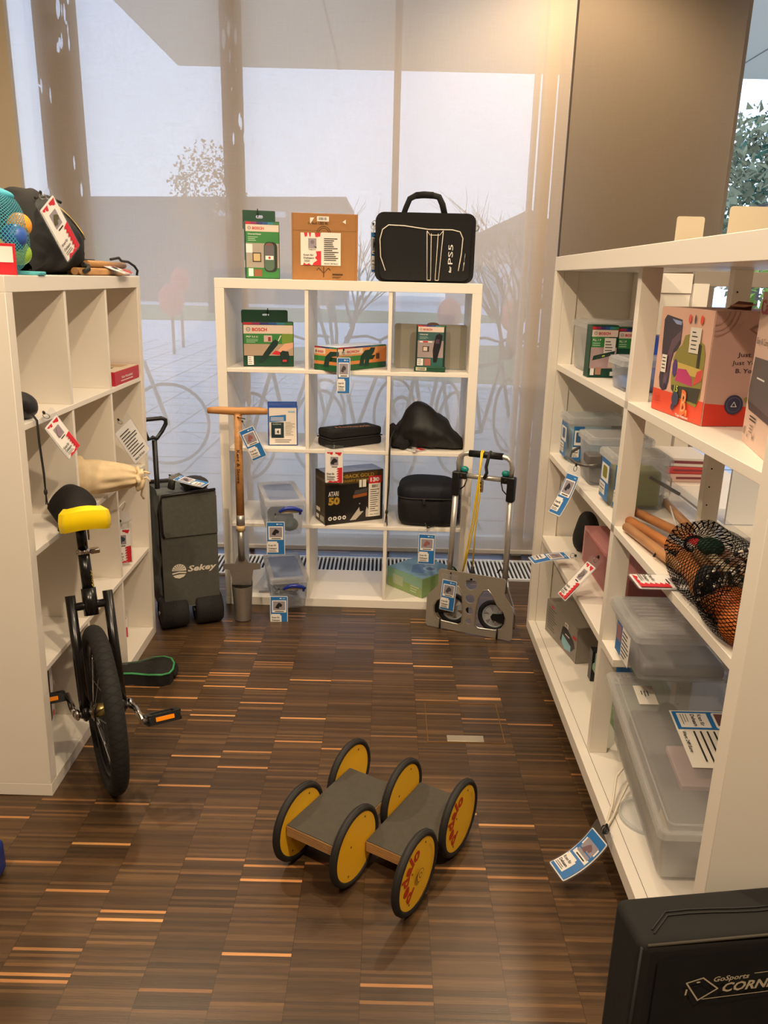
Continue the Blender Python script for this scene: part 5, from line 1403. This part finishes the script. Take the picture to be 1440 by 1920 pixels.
pin = [(.06, .045), (.155, .045), (.19, .09), (.19, .15), (.165, .20), (.150, .23), (.152, .27), (.140, .29), (.118, .29), (.105, .27), (.108, .23), (.09, .2), (.05, .15), (.045, .09)]
p.poly(pin, mat((216, 212, 208), .4)); p.rect(.104, .154, .232, .240, RED); p.rect(.102, .158, .222, .228, RED)
p.poly(circ(.118, .165, .065, 24, .05), mat((20, 16, 18), .4)); p.rect(.05, .09, .19, .205, mat((236, 150, 40), .4)); p.rect(.228, .24, .04, .06, mat((220, 80, 40), .5)); p.ob('window_print', r)
g = G(); g.ell((.12, -.006, .312), (.09, .016, .022), SLEEVE, nz=.4, nf=20); g.ob('film_flap', r)

# ================================================================ goods on the right shelf
def tub(label, M, w, d, h, content=None, ch=.6, lid=MILKY, body=CLEAR, taper=.010, group='clear tubs on the right shelf', rim=.006, name='clear_box'):
    root = thing(name, label, 'box', M, group)
    t = .0025
    def ring(z, i, q=.014): return [Vector((a, b, z)) for a, b in rr(i, w - i, i, d - i, q)]
    rings = [ring(h - .014, 0), ring(.004, taper), ring(0, taper + .006), ring(t, taper + .008), ring(.006, taper + t), ring(h - .014, t)]
    n = len(rings[0]); vs = [v for q in rings for v in q]; fs = []
    for k in range(5):
        for j in range(n): fs.append((k * n + j, k * n + (j + 1) % n, (k + 1) * n + (j + 1) % n, (k + 1) * n + j))
    fs.append(tuple(2 * n + j for j in range(n))[::-1]); fs.append(tuple(3 * n + j for j in range(n)))
    g = G(); g._new(vs, fs, body, True); g.ob('box_body', root)
    g = G(); g.prism(rr(-rim, w + rim, -rim, d + rim, .016), h - .020, h - .004, lid, 'z', holes=[rr(.0005, w - .0005, .0005, d - .0005, .014)])
    g.prism(rr(-rim + .003, w + rim - .003, -rim + .003, d + rim - .003, .015), h - .004, h, lid, 'z')
    g.tube([(a, b, h + .001) for a, b in rr(.012, w - .012, .012, d - .012, .014)], .0022, lid, 6, True); g.ob('lid', root)
    if content:
        g = G(); i = taper + .008; g.box(i, w - i, i, d - i, .005, .005 + (h - .03) * ch, content, .010); g.ob('contents', root)
    return root
def side_label(r, f, x0, x1, z0, z1, blobc=(60, 70, 60)):
    p = Pr(f, .0008); W, H = x1 - x0, z1 - z0
    p.rect(x0, x1, z0, z1, BLUE); p.rect(x0 + W * .1, x1 - W * .08, z0 + H * .45, z0 + H * .88, WHT); p.poly(rr(x0 + W * .25, x1 - W * .25, z0 + H * .53, z0 + H * .83, W * .1), mat(blobc, .5))
    p.rect(x0, x0 + W * .65, z0 + H * .10, z0 + H * .40, WHT); p.text('Kram für', x0 + W * .05, z0 + H * .30, W * .5, H * .05, INK, .02); p.text('Dehaam', x0 + W * .05, z0 + H * .22, W * .52, H * .05, INK, .02); p.lines(x0 + W * .05, x0 + W * .6, z0 + H * .11, z0 + H * .20, 2, GREYINK)
    p.ob('label', r)
Z1, Z2, Z3, Z4 = 1.1905, .8503, .5110, .1418
tub('large clear bin at the back of the top far compartment, behind the level boxes', MR @ T(.12, .060, Z1), .235, .215, .170, mat((214, 210, 200), .6), .25)
def level_print(r, f, w, h, full=True):
    p = Pr(f); rainbow(p, .001, w - .001, h * .92, h * .97); brandbar(p, .002, w - .002, h * .78, h * .91)
    p.rect(.002, w * .66, h * .58, h * .78, GREEN); p.text('PLL 1 P', .006, h * .70, w * .3, h * .04, WHT, .02); p.lines(.006, w * .5, h * .60, h * .68, 2, mat((180, 210, 180), .5))
    if full:
        p.rect(.002, w - .002, h * .18, h * .58, mat((176, 150, 150), .5)); p.rect(w * .50, w * .92, h * .44, h * .76, PAPER); p.lines(w * .54, w * .88, h * .5, h * .72, 4, INK, .3)
        p.poly([(w * .1, h * .33), (w * .9, h * .44), (w * .92, h * .52), (w * .14, h * .42)], mat((20, 60, 44), .4)); p.poly([(w * .24, h * .37), (w * .8, h * .44), (w * .8, h * .47), (w * .26, h * .41)], mat((60, 64, 60), .3)); p.poly([(w * .45, h * .4), (w * .55, h * .41), (w * .56, h * .44), (w * .46, h * .43)], mat((200, 220, 90), .4))
        p.rect(w * .70, w * .95, h * .2, h * .36, mat((206, 190, 170), .5)); p.rect(w * .06, w * .2, h * .05, h * .18, WHT); p.rect(w * .24, w * .46, h * .06, h * .2, mat((170, 130, 110), .5)); p.rect(w * .8, w * .94, h * .04, h * .12, PAPER)
    else:
        p.poly([(w * .5, h * .25), (w * .8, h * .5), (w * .9, h * .46), (w * .6, h * .2)], mat((14, 30, 30), .4)); p.lines(w * .1, w * .4, h * .2, h * .26, 2, WHT)
    p.ob('front_print', r)
r = carton('laser_level_box', 'green upright laser level box facing the room in the top far compartment', 'box', MR @ T(.405, .042, Z1) @ RZ(4), .05, .088, .166, DKGREEN); level_print(r, rightf(.05, 0), .088, .166)
r = carton('laser_level_box', 'second green laser level box, right behind and partly hidden by the clear tub', 'box', MR @ T(.385, .136, Z1) @ RZ(0), .05, .075, .160, DKGREEN); level_print(r, rightf(.05, 0), .075, .160, False)
tub('low clear tub with blue contents overlapping the middle post of the top shelf', MR @ T(.66, .058, Z1), .15, .155, .092, mat((96, 130, 190), .5), .5, name='clear_box')
r = carton('blue_tool_case', 'bright blue lidded case at the back of the top shelf behind the middle post', 'case', MR @ T(.52, .20, Z1), .12, .10, .145, mat((30, 80, 190), .4), .006, part='case_body')
g = G(); g.tube([(.121, .02, .10), (.127, .05, .118), (.121, .085, .10)], .004, mat((70, 120, 220), .4), 6); g.box(-.001, .121, -.001, .101, .075, .080, mat((150, 180, 220), .4)); g.ob('handle', r)

# helmet carton
r = carton('helmet_carton', 'pink and orange window carton with a handle on top, upper right compartment', 'box', MR @ T(1.078, .058, Z1) @ RZ(6.6), .254, .205, .244, mat((206, 166, 152), .55))
PK = mat((226, 182, 160), .5); OR = mat((228, 78, 46), .5)
p = Pr(front(0, 0)); p.rect(.001, .253, .001, .243, PK); p.rect(.001, .253, .001, .052, OR)
win = [(.020, .215), (.032, .226), (.110, .218), (.116, .205), (.116, .165), (.104, .150), (.088, .142), (.080, .120), (.079, .075), (.072, .056), (.052, .050), (.034, .058), (.026, .08), (.030, .11), (.024, .15)]
p.poly(win, mat((62, 52, 66), .12)); p.poly([(.05, .06), (.066, .06), (.070, .10), (.085, .15), (.112, .175), (.112, .195), (.07, .17), (.05, .12)], mat((104, 78, 96), .15)); p.poly([(.06, .218), (.11, .214), (.11, .206), (.085, .207)], mat((150, 168, 214), .2)); p.poly(circ(.06, .062, .008, 14), mat((60, 24, 66), .2))
pic = [(.090, .130), (.105, .152), (.125, .163), (.135, .185), (.160, .190), (.225, .172), (.236, .15), (.236, .06), (.222, .036), (.18, .040), (.12, .046), (.096, .060), (.090, .085)]
p.poly(pic, mat((150, 142, 66), .5)); p.poly([(.090, .125), (.236, .118), (.236, .10), (.090, .10)], mat((214, 186, 96), .5)); p.poly([(.112, .082), (.12, .11), (.16, .112), (.19, .095), (.195, .078)], mat((196, 60, 120), .5)); p.poly([(.198, .08), (.234, .095), (.234, .12), (.21, .112)], mat((220, 84, 76), .5)); p.poly([(.098, .07), (.236, .078), (.226, .044), (.14, .046), (.1, .06)], mat((66, 64, 50), .5)); p.rect(.204, .216, .12, .17, mat((60, 56, 50), .5)); p.poly(circ(.105, .11, .012, 12, .02), mat((90, 60, 130), .5))
for cx, m_ in ((.150, (226, 100, 90)), (.175, (70, 70, 80)), (.205, (236, 84, 50))): p.poly(circ(cx, .222, .007 if cx != .175 else .003, 12, .010), mat(m_, .5))
p.rect(.152, .205, .198, .206, PAPER) if False else p.rect(.160, .210, .172, .205, PAPER); p.rect(.162, .206, .150, .174, PAPER); p.lines(.170, .200, .155, .2, 5, INK, .25)
p.rect(.036, .062, .094, .135, PAPER); p.lines(.04, .058, .10, .132, 4, INK, .3)
p.text('15', .118, .058, .018, .014, mat((200, 214, 90), .5), .03); p.poly(circ(.128, .042, .017, 18, .016), mat((60, 70, 96), .5)); p.text('B.', .158, .014, .036, .052, mat((236, 120, 60), .5), .05); p.text('B.', .162, .018, .028, .044, mat((232, 176, 120), .5), -.01); p.poly(circ(.120, .022, .008, 14), mat((60, 60, 84), .5)); p.text('Toy Helmet', .14, .005, .062, .006, WHT, .02); p.lines(.02, .06, .022, .042, 4, mat((190, 70, 50), .5), .3)
p.ob('front_print', r)
p = Pr(rightf(.254, 0)); PG = mat((186, 150, 140), .55); p.rect(.001, .204, .001, .243, PG); p.poly([(.001, .001), (.204, .001), (.204, .036), (.001, .050)], mat((206, 54, 36), .5))
dk = mat((66, 48, 52), .6)
p.text('Just B.', .060, .150, .050, .009, dk, .02); p.text('Just You.', .050, .133, .066, .009, dk, .01); p.text('B. You', .060, .116, .045, .009, dk, .02)
n_ = 14
for rd in (.030, .042, .052): p.poly([(.001 + rd * math.cos(pi / 2 * k / n_), .243 - rd * math.sin(pi / 2 * k / n_)) for k in range(n_ + 1)] + [(.001 + (rd - .0022) * math.cos(pi / 2 * k / n_), .243 - (rd - .0022) * math.sin(pi / 2 * k / n_)) for k in range(n_, -1, -1)], mat((160, 124, 112), .6))
p.poly([(.078, .206), (.104, .220), (.102, .192)], mat((150, 114, 104), .6)); p.poly([(.086, .206), (.099, .213), (.098, .199)], PG)
for a, b, c in ((.118, .212, .006), (.132, .205, .007), (.118, .196, .005), (.128, .190, .003)): p.poly(circ(a, b, c, 12), mat((40, 34, 60), .5))
p.poly(circ(.066, .048, .021, 24), mat((50, 50, 80), .5)); p.poly(circ(.066, .048, .0165, 24), mat((96, 92, 116), .5)); p.poly(circ(.066, .048, .015, 24), mat((50, 50, 80), .5)); outline(p, [(.060, .044), (.066, .054), (.072, .044)], .0014, WHT); p.poly(circ(.092, .060, .005, 12), mat((130, 130, 60), .5)); p.ob('side_print', r)
g = G(); g.prism([(.0, 0), (.024, .022), (.085, .020), (.10, .0)], 0, .0015, mat((110, 62, 50), .7), 'y', T(.110, .10, .244) @ RX(-35)); g.prism(rr(0, .07, 0, .03, .008), 0, .0015, mat((196, 150, 120), .7), 'z', T(.135, .09, .250) @ RX(12)); g.ob('carry_flap', r)
# printer carton
r = carton('printer_carton', 'tall white printer carton cut off by the right picture edge', 'box', MR @ T(1.474, .114, Z1) @ RZ(-12), .295, .20, .285, mat((222, 190, 172), .5))
p = Pr(front(0, 0)); p.text('Canon', .006, .245, .13, .026, mat((190, 40, 54), .5), .02, 0); p.text('Easy & Compact', .012, .190, .12, .012, GREYINK, .0); p.poly([(.02, .165), (.20, .168), (.20, .075), (.012, .082), (.008, .105)], mat((90, 82, 80), .4)); p.poly([(.012, .082), (.20, .075), (.20, .062), (.03, .066)], mat((50, 48, 48), .4)); p.rect(.06, .12, .128, .131, WHT)
p.lines(.05, .14, .048, .060, 2, INK, .4); p.lines(.06, .10, .026, .044, 3, GREYINK, .3); p.bars(.014, .03, .018, .032, 5, INK); p.text('84', .09, .018, .016, .010, GREYINK, .01); p.text('k', .05, .016, .01, .010, GREYINK, .01); p.ob('front_print', r)

# second row
r = tub('clear lidded tub with pale blue contents and upright blue label, second row far end', MR @ T(.065, .058, Z2), .165, .205, .168, mat((150, 190, 206), .6), .8); side_label(r, front(0, -.002), .03, .125, .015, .14, (60, 100, 140))
side_label(r, rightf(.168, 0), .012, .050, .015, .14, (60, 100, 140))
g = G(); g.box(.11, .118, .16, .20, .125, .135, GREYINK, .001); g.ob('pen', r)
r = tub('clear lidded tub with a grey hose clamp loop, middle one of the second row', MR @ T(.385, .055, Z2), .165, .20, .158, mat((120, 116, 120), .6), .5)
g = G(); g.tube([(.02, .0, .10), (.03, -.030, .085), (.08, -.045, .075), (.14, -.035, .070), (.18, -.012, .072), (.20, .02, .08)], .005, mat((110, 106, 104), .35, .6), 8); g.box(.10, .172, -.006, .04, .07, .105, mat((96, 92, 90), .5), .006); g.ob('clamp_handle', r)
r = tub('clear lidded tub holding an olive green case, front one of the second row', MR @ T(.665, .058, Z2), .158, .165, .157, mat((142, 142, 62), .5), .86); side_label(r, front(0, -.002), .03, .125, .015, .135, (130, 130, 30)); side_label(r, rightf(.161, 0), .004, .034, .015, .135, (130, 130, 30))
g = G(); g.tube([(.15, .155, .04), (.162, .165, .05), (.162, .165, .10), (.15, .155, .11)], .003, WHT, 6); g.ob('case_handle', r)
g = G(); g.box(0, .012, 0, .105, 0, .010, mat((112, 106, 102), .4, .6), .002)
tag_props(g.ob('steel_bar', None, MR @ T(.84, .15, .955) @ RX(-28)), 'short grey steel bar tilted at the back side of the olive green tub', 'bar')
g = G(); g.ell((0, 0, .02), (.05, .035, .02), mat((24, 22, 26), .4), .6, .6); tag_props(g.ob('black_gadget', None, MR @ T(.31, .12, Z2)), 'small black gadget between the two far tubs of the second row', 'gadget')
tag('blue lending tag curling out from the hose clamp tub towards the aisle', MR @ T(.565, .010, .925) @ RZ(25), 'blue', R(12), 2.4, .14, .062, (40, 40, 44))
# third row
r = thing('black_pouch', 'small upright black pouch left of the pink carton', 'pouch', MR @ T(.20, .16, Z3))
g = G(); g.ell((0, 0, .075), (.055, .055, .075), mat((18, 17, 18), .8, 0, 'fabric'), .8, .8, nz=.2, nf=14, taper=.3); g.ob('pouch_body', r)
r = carton('pink_carton', 'long dusty pink carton in the third row', 'box', MR @ T(.30, .125, Z3), .50, .17, .130, mat((206, 142, 140), .5))
g = G(); g.box(.502, .506, .02, .16, .0, .115, mat((196, 146, 150), .1, 0, 'clear', .4)); g.box(.03, .47, -.004, -.001, .01, .12, mat((214, 160, 160), .1, 0, 'clear', .5)); g.ob('clear_film', r)
tag('blue lending tag sticking out flat from the third row into the aisle', MR @ T(.37, .085, .548) @ RZ(8), 'blue', R(94), -2.0, .13, .070, (130, 110, 120))
tag('red lending tag drooping from the pink carton over the third row edge', MR @ T(.66, .085, .648) @ RZ(10), 'red', R(38), .4, .14, .065, (120, 110, 110))
# bottom row
r = carton('appliance_carton', 'grey appliance carton with a black corded device pictured, bottom far end', 'box', MR @ T(.116, .055, Z4) @ RZ(11), .30, .10, .135, mat((126, 118, 108), .45))
p = Pr(front(0, 0)); gy = mat((142, 134, 124), .45); p.rect(.001, .299, .001, .134, gy); p.lines(.02, .11, .02, .115, 9, mat((90, 84, 78), .6), .35); p.rect(.05, .075, .118, .126, RED)
p.poly([(.15, .03), (.165, .09), (.20, .10), (.27, .075), (.285, .055), (.26, .03), (.2, .015)], mat((24, 20, 22), .4)); p.poly([(.165, .028), (.17, .06), (.25, .045), (.25, .022), (.20, .012)], mat((140, 190, 206), .5)); p.rect(.185, .215, .098, .116, PAPER); p.bars(.19, .21, .10, .112, 8, INK); p.rect(.262, .292, .086, .098, RED); p.rect(.195, .235, .070, .074, WHT); p.ob('front_print', r)
p = Pr(rightf(.30, 0)); p.rect(.001, .099, .001, .134, mat((150, 140, 130), .45)); p.ob('end_print', r)
r = carton('black_device_box', 'small black box behind the grey appliance carton', 'box', MR @ T(.50, .135, Z4), .04, .10, .115, mat((22, 24, 28), .3)); p = Pr(rightf(.04, 0)); p.rect(.01, .09, .075, .11, mat((180, 190, 200), .4)); p.poly([(.02, .02), (.04, .07), (.045, .05), (.03, .015)], WHT); p.ob('front_print', r)
r = tub('pale green clear box on the bottom board behind the middle post', MR @ T(.60, .125, Z4), .31, .20, .105, mat((180, 200, 130), .6), .5, body=mat((200, 226, 180), .2, 0, 'clear', .5), lid=mat((200, 226, 206), .2, 0, 'clear', .5))
p = Pr(topf(0, 0, .106)); p.rect(.02, .16, .02, .11, BLUE); p.rect(.08, .15, .03, .10, WHT); p.lines(.085, .14, .035, .09, 4, INK); p.ob('label', r)
p = Pr(front(0, -.002)); p.rect(.08, .20, .02, .075, mat((214, 220, 180), .5)); p.ob('paper_label', r)
# big clear storage boxes
r = tub('clear box with ribbed lid standing above the far end of the big tilted box', MR @ T(.988, .048, .5112), .245, .262, .136, mat((150, 146, 144), .6), .35, rim=.010, taper=.016)
p = Pr(front(0, -.003), .001); p.rect(.07, .19, .015, .10, WHT); p.rect(.07, .12, .015, .10, BLUE); p.rect(.075, .115, .05, .095, mat((150, 110, 120), .5)); p.lines(.125, .185, .02, .095, 7, INK, .35); p.ob('label', r)
g = G()
for k in range(9): g.tube([(.03 + k * .023, .03, .138), (.03 + k * .023, .235, .138)], .0016, MILKY, 5)
g.ob('lid_rib', r)
BM = MR @ T(1.045, .034, .262) @ RY(13)
MK2 = mat((242, 240, 236), .25, 0, 'clear', .74)
r = tub('big milky storage box tilted in the bottom compartment with a lending sheet on its lid', BM, .50, .385, .205, None, lid=MK2, body=MK2, taper=.03, rim=.014)
g = G(); g.box(.05, .45, .05, .335, .030, .130, mat((84, 88, 86), .6), .01); g.box(.36, .43, .0485, .0495, .085, .105, mat((206, 190, 150), .6)); g.ob('grey_device', r)
g = G()
for k in range(3): g.torus((.16, .27, .150 + k * .006), (.1, .1, 1), .055 + .004 * k, .006, mat((60, 62, 66), .6), 28, 8)
g.ell((.09, .14, .15), (.045, .03, .02), mat((70, 72, 74), .6), nz=.3, nf=20); g.ob('cable_coil', r)
g = G(); g.box(.20, .33, .10, .24, .132, .150, mat((190, 160, 160), .6), .003); g.box(.34, .41, .18, .27, .132, .146, mat((110, 130, 160), .6), .003); g.ob('booklets', r)
g = G(); g.box(.045, .115, .045, .095, .2068, .2076, PAPER)
p = Pr(topf(.045, .045, .2078)); p.lines(.02, .045, .012, .036, 3, INK, .3); p.g.ob('sticker_print', r, fix=False); g.ob('sticker', r)
g = G(); g.box(.135, .325, .115, .345, .2068, .2076, PAPER); q = g.ob('lending_sheet', r)
# sheet is read from the near side: its top points away from the room front
p = Pr(topf(.135, .115, .2080), .0005)
p.rect(.004, .066, .004, .226, BLUE); p.rect(.010, .060, .014, .090, WHT); p.text('Kram für', .014, .066, .040, .010, INK, .03); p.text('Dehaam', .014, .048, .042, .010, INK, .03); p.lines(.014, .055, .020, .040, 3, GREYINK, .3)
p.poly(rr(.008, .064, .102, .190, .006), WHT); p.rect(.012, .054, .108, .184, mat((170, 158, 170), .5)); p.rect(.012, .054, .108, .138, mat((110, 76, 72), .5)); p.poly([(.020, .125), (.050, .125), (.048, .150), (.040, .150), (.038, .165), (.028, .162), (.024, .145)], INK); p.rect(.056, .060, .120, .172, INK)
p.text('Wert: 249 Euro', .074, .010, .070, .009, INK, .02); p.lines(.074, .182, .032, .215, 11, INK, .28)
p.ob('sheet_print', r)
# round lid, cable and its tag
g = G(); g.cyl((0, 0, .0), (0, 0, .006), .075, MILKY, n=40); g.torus((0, 0, .008), (0, 0, 1), .073, .004, MILKY, 40, 8)
tag_props(g.ob('round_lid', None, MR @ T(1.27, .115, Z4)), 'clear round plastic lid lying on the base board beside the tilted box', 'lid')
r = thing('white_cable', 'white cable looping from the base board over its edge', 'cable', MR @ T(1.10, .10, Z4))
g = G(); WC = mat((230, 220, 200), .4)
g.tube([(0, .06, .02), (.02, .0, .07), (.08, -.05, .06), (.15, -.075, .02), (.20, -.10, .008), (.235, -.115, .01)], .0035, WC, 8); g.tube([(.02, .05, .01), (.06, .0, .05), (.12, -.045, .02), (.18, -.08, .006), (.235, -.115, .01)], .0035, WC, 8); g.ob('cord', r)
g = G(); g.ell((.235, -.115, .012), (.012, .010, .010), INK, nz=.4, nf=80); g.ob('black_tie', r)
tag('blue lending tag curling from the white cable over the base edge above the floor', MR @ T(1.335, -.012, .165) @ RZ(18) @ RY(0), 'blue', R(25), 5.0, .145, .07, (120, 90, 96))
# croquet mallets and mesh bag
CQ = MR @ T(0, 0, Z2)
WD = [mat((206, 138, 78), .45, 0, 'wood'), mat((214, 134, 66), .45, 0, 'wood'), mat((212, 152, 96), .45, 0, 'wood')]
rods = [((.93, .085, .034), (1.40, .235, .034), 'wooden mallet handle with a red band, rearmost of the bundle', 0), ((.965, .068, .016), (1.48, .150, .03), 'orange-brown wooden mallet handle in the middle of the bundle', 1), ((1.03, .048, .014), (1.50, .085, .03), 'foremost pale wooden mallet handle of the bundle', 2)]
for a, b, lab, k in rods:
    a, b = Vector(a), Vector(b); r = thing('croquet_mallet', lab, 'mallet', CQ @ Matrix.Translation(a), 'croquet mallets on the second right shelf'); d = b - a
    g = G(); g.cyl((0, 0, 0), d, .0125, WD[k], n=16); g.ell((0, 0, 0), (.0125,) * 3, WD[k], nu=14, nv=8); g.ob('handle', r)
    if k == 0: g = G(); g.cyl(d * .52, d * .80, .0130, RED, n=16); g.ob('red_band', r)
    g = G(); n2 = Vector((-d.y, d.x, 0)).normalized(); c = d + Vector((0, 0, .01)); g.cyl(c - n2 * (.035), c + n2 * .035, .022, WD[(k + 1) % 3], n=18); g.ob('head', r)
r = thing('hoop_stake', 'pale wooden stake with white wire lying behind the mallets', 'stake', CQ @ T(.72, .24, .013))
g = G(); g.cyl((0, 0, 0), (.30, -.02, 0), .011, WD[2], n=12); g.ell((0, 0, 0), (.011,) * 3, WD[2], nu=12, nv=8); g.ob('stick', r)
g = G(); g.tube([(.02, .012, .006), (.18, -.03, .008), (.42, -.09, .01)], .0022, WHT, 6); g.ob('wire', r)
r = thing('mesh_bag', 'black mesh bag of croquet pieces bulging over the second right shelf', 'bag', CQ @ T(1.28, .13, 0))
NET = mat((7, 6, 6), .9, 0, 'mesh', 32, .05)
g = G()
def nb(u, v):
    a = u * 2 * pi; x = .0 + .42 * v
    rd = .062 + .022 * math.sin(pi * v) - (.05 * (1 - v / .06) if v < .06 else 0)
    y = -.045 * v + .0 + rd * 1.15 * math.cos(a); z = .058 + .012 * v + rd * .9 * math.sin(a)
    return Vector((x, y + .008 * noise.noise(Vector((x * 12, a, 0))), max(.001, z + .010 * noise.noise(Vector((x * 10, math.cos(a) * 2, 3))))))
g.grid(nb, 40, 30, NET, True, uv=True, cu=True); g.ob('net', r, fix=False)
g = G(); g.tube([(.0, .022 * math.cos(t) * 1.0, .055 + .018 * math.sin(t)) for t in [k * 2 * pi / 16 for k in range(16)]], .004, INK, 6, True); g.ell((.0, -.05, .02), (.02, .018, .016), INK, nz=.4, nf=60); g.tube([(.0, -.06, .03), (-.03, -.075, .02), (-.03, -.08, .01)], .003, INK, 6); g.ob('drawcord', r)
for (a, b, c_, rad) in (((.04, -.035, .030), (.32, -.075, .035), (226, 140, 60), .020), ((.05, .0, .045), (.36, -.01, .05), (200, 150, 96), .022), ((.04, .04, .05), (.34, .03, .055), (190, 130, 76), .020), ((.10, -.02, .078), (.34, -.03, .085), (220, 196, 160), .010)):
    g = G(); g.cyl(a, b, rad, mat(c_, .5, 0, 'wood'), n=14); g.ob('peg', r)
g = G(); g.ell((.13, -.02, .095), (.035, .028, .018), mat((18, 66, 44), .8, 0, 'fabric'), nz=.3, nf=20); g.ob('green_cloth', r)
for (p_, c_, lab) in (((1.60, .16, .075), (200, 36, 50), 'red croquet ball at the top of the mesh bag'), ((1.625, .075, .045), (226, 120, 50), 'orange ball in netting, upper one by the shelf end'), ((1.70, .065, .040), (232, 130, 56), 'orange ball in netting, lower one by the shelf end')):
    g = G(); g.ell((0, 0, 0), (.040,) * 3, mat(c_, .45), nu=24, nv=16)
    tag_props(g.ob('croquet_ball', None, CQ @ T(*p_)), lab, 'ball', 'croquet balls')
r = thing('ball_netting', 'black net drooping around the orange balls at the shelf end', 'net', CQ @ T(1.66, .07, .056))
g = G(); g.ell((0, 0, .0), (.108, .060, .055), NET, .8, .8, 32, 20, .05, 9, uv=True); g.ell((-.115, -.01, .0), (.038, .028, .040), mat((18, 17, 16), .7, 0, 'fabric'), nz=.3, nf=20); g.ob('net', r, fix=False)
r = thing('skipping_rope', 'black and white skipping rope bundle hanging over the mesh bag', 'rope', CQ @ T(1.60, .07, .10))
BW = [mat((226, 214, 196), .6), INK]
for k, pts in enumerate(([(-.02, .07, .055), (-.03, .03, .035), (-.03, -.01, 0), (-.01, -.045, -.03), (.01, -.05, -.06)], [(-.015, .07, .055), (-.005, .04, .03), (.0, .0, .0), (.015, -.03, -.02)], [(-.01, .07, .05), (.01, .05, .03), (.015, .01, .01), (.02, -.03, -.02)], [(.0, .06, .05), (.03, .05, .03), (.05, .03, .015), (.03, -.02, -.01)], [(.01, .07, .04), (.05, .07, .03), (.08, .06, .03)])):
    g = G(); V = [Vector(p_) for p_ in pts]; seg = []
    for i in range(len(V) - 1): seg += [V[i].lerp(V[i + 1], t / 5) for t in range(5)]
    seg.append(V[-1])
    for i in range(len(seg) - 1): g.cyl(seg[i], seg[i + 1], .0035, BW[i % 2], n=6, caps=False)
    g.ob('strand', r)
g = G(); g.cyl((-.02, .075, .05), (-.022, .065, .078), .005, mat((226, 180, 150), .5), n=10); g.cyl((-.035, .07, .05), (-.036, .062, .072), .004, mat((226, 180, 150), .5), n=10); g.ob('handle', r)
tag('red and white lending tag lying flat over the second shelf edge before the mesh bag', MR @ T(1.40, .135, Z2 + .004), 'red', R(90), 0, .14, .085, (100, 96, 90))
# cards standing on the very top
for (x, y0, y1, h, lab, rr_) in ((1.05, .075, .140, .066, 'small cream card standing on top of the right shelf', .006), (1.06, .192, .325, .090, 'larger cream card standing on top of the right shelf at the picture edge', .008)):
    g = G(); g.prism(rr(y0, y1, 0, h, rr_), x, x + .002, mat((172, 160, 138), .7), 'x'); g.box(x, x + .05, y0, y1, 0, .0012, mat((172, 160, 138), .7))
    tag_props(g.ob('sign_card', None, MR @ T(0, 0, 1.5726)), lab, 'sign')
# books on the window cabinet
for k, (z, h, c, lab) in enumerate(((0, .026, (206, 170, 160), 'pinkish book, lowest of the stack on the window cabinet'), (.0265, .022, (190, 60, 60), 'red book, middle one of the stack on the window cabinet'), (.049, .030, (216, 210, 204), 'pale book, top one of the stack on the window cabinet'))):
    r = thing('book', lab, 'book', MR @ T(.26 - .01 * k, .345, .8505 + z) @ RZ(2 - k * 3), 'books on the window cabinet')
    g = G(); g.box(0, .20, 0, .15, 0, h, mat(c, .5), .002); g.ob('cover', r)
    g = G(); g.box(.003, .197, -.0006, .148, .003, h - .003, PAPER); g.ob('pages', r)
    p = Pr(rightf(.20, 0)); p.lines(.02, .13, .006, h - .005, 1, mat((120, 50, 60), .5), .5, False); p.ob('spine_print', r)
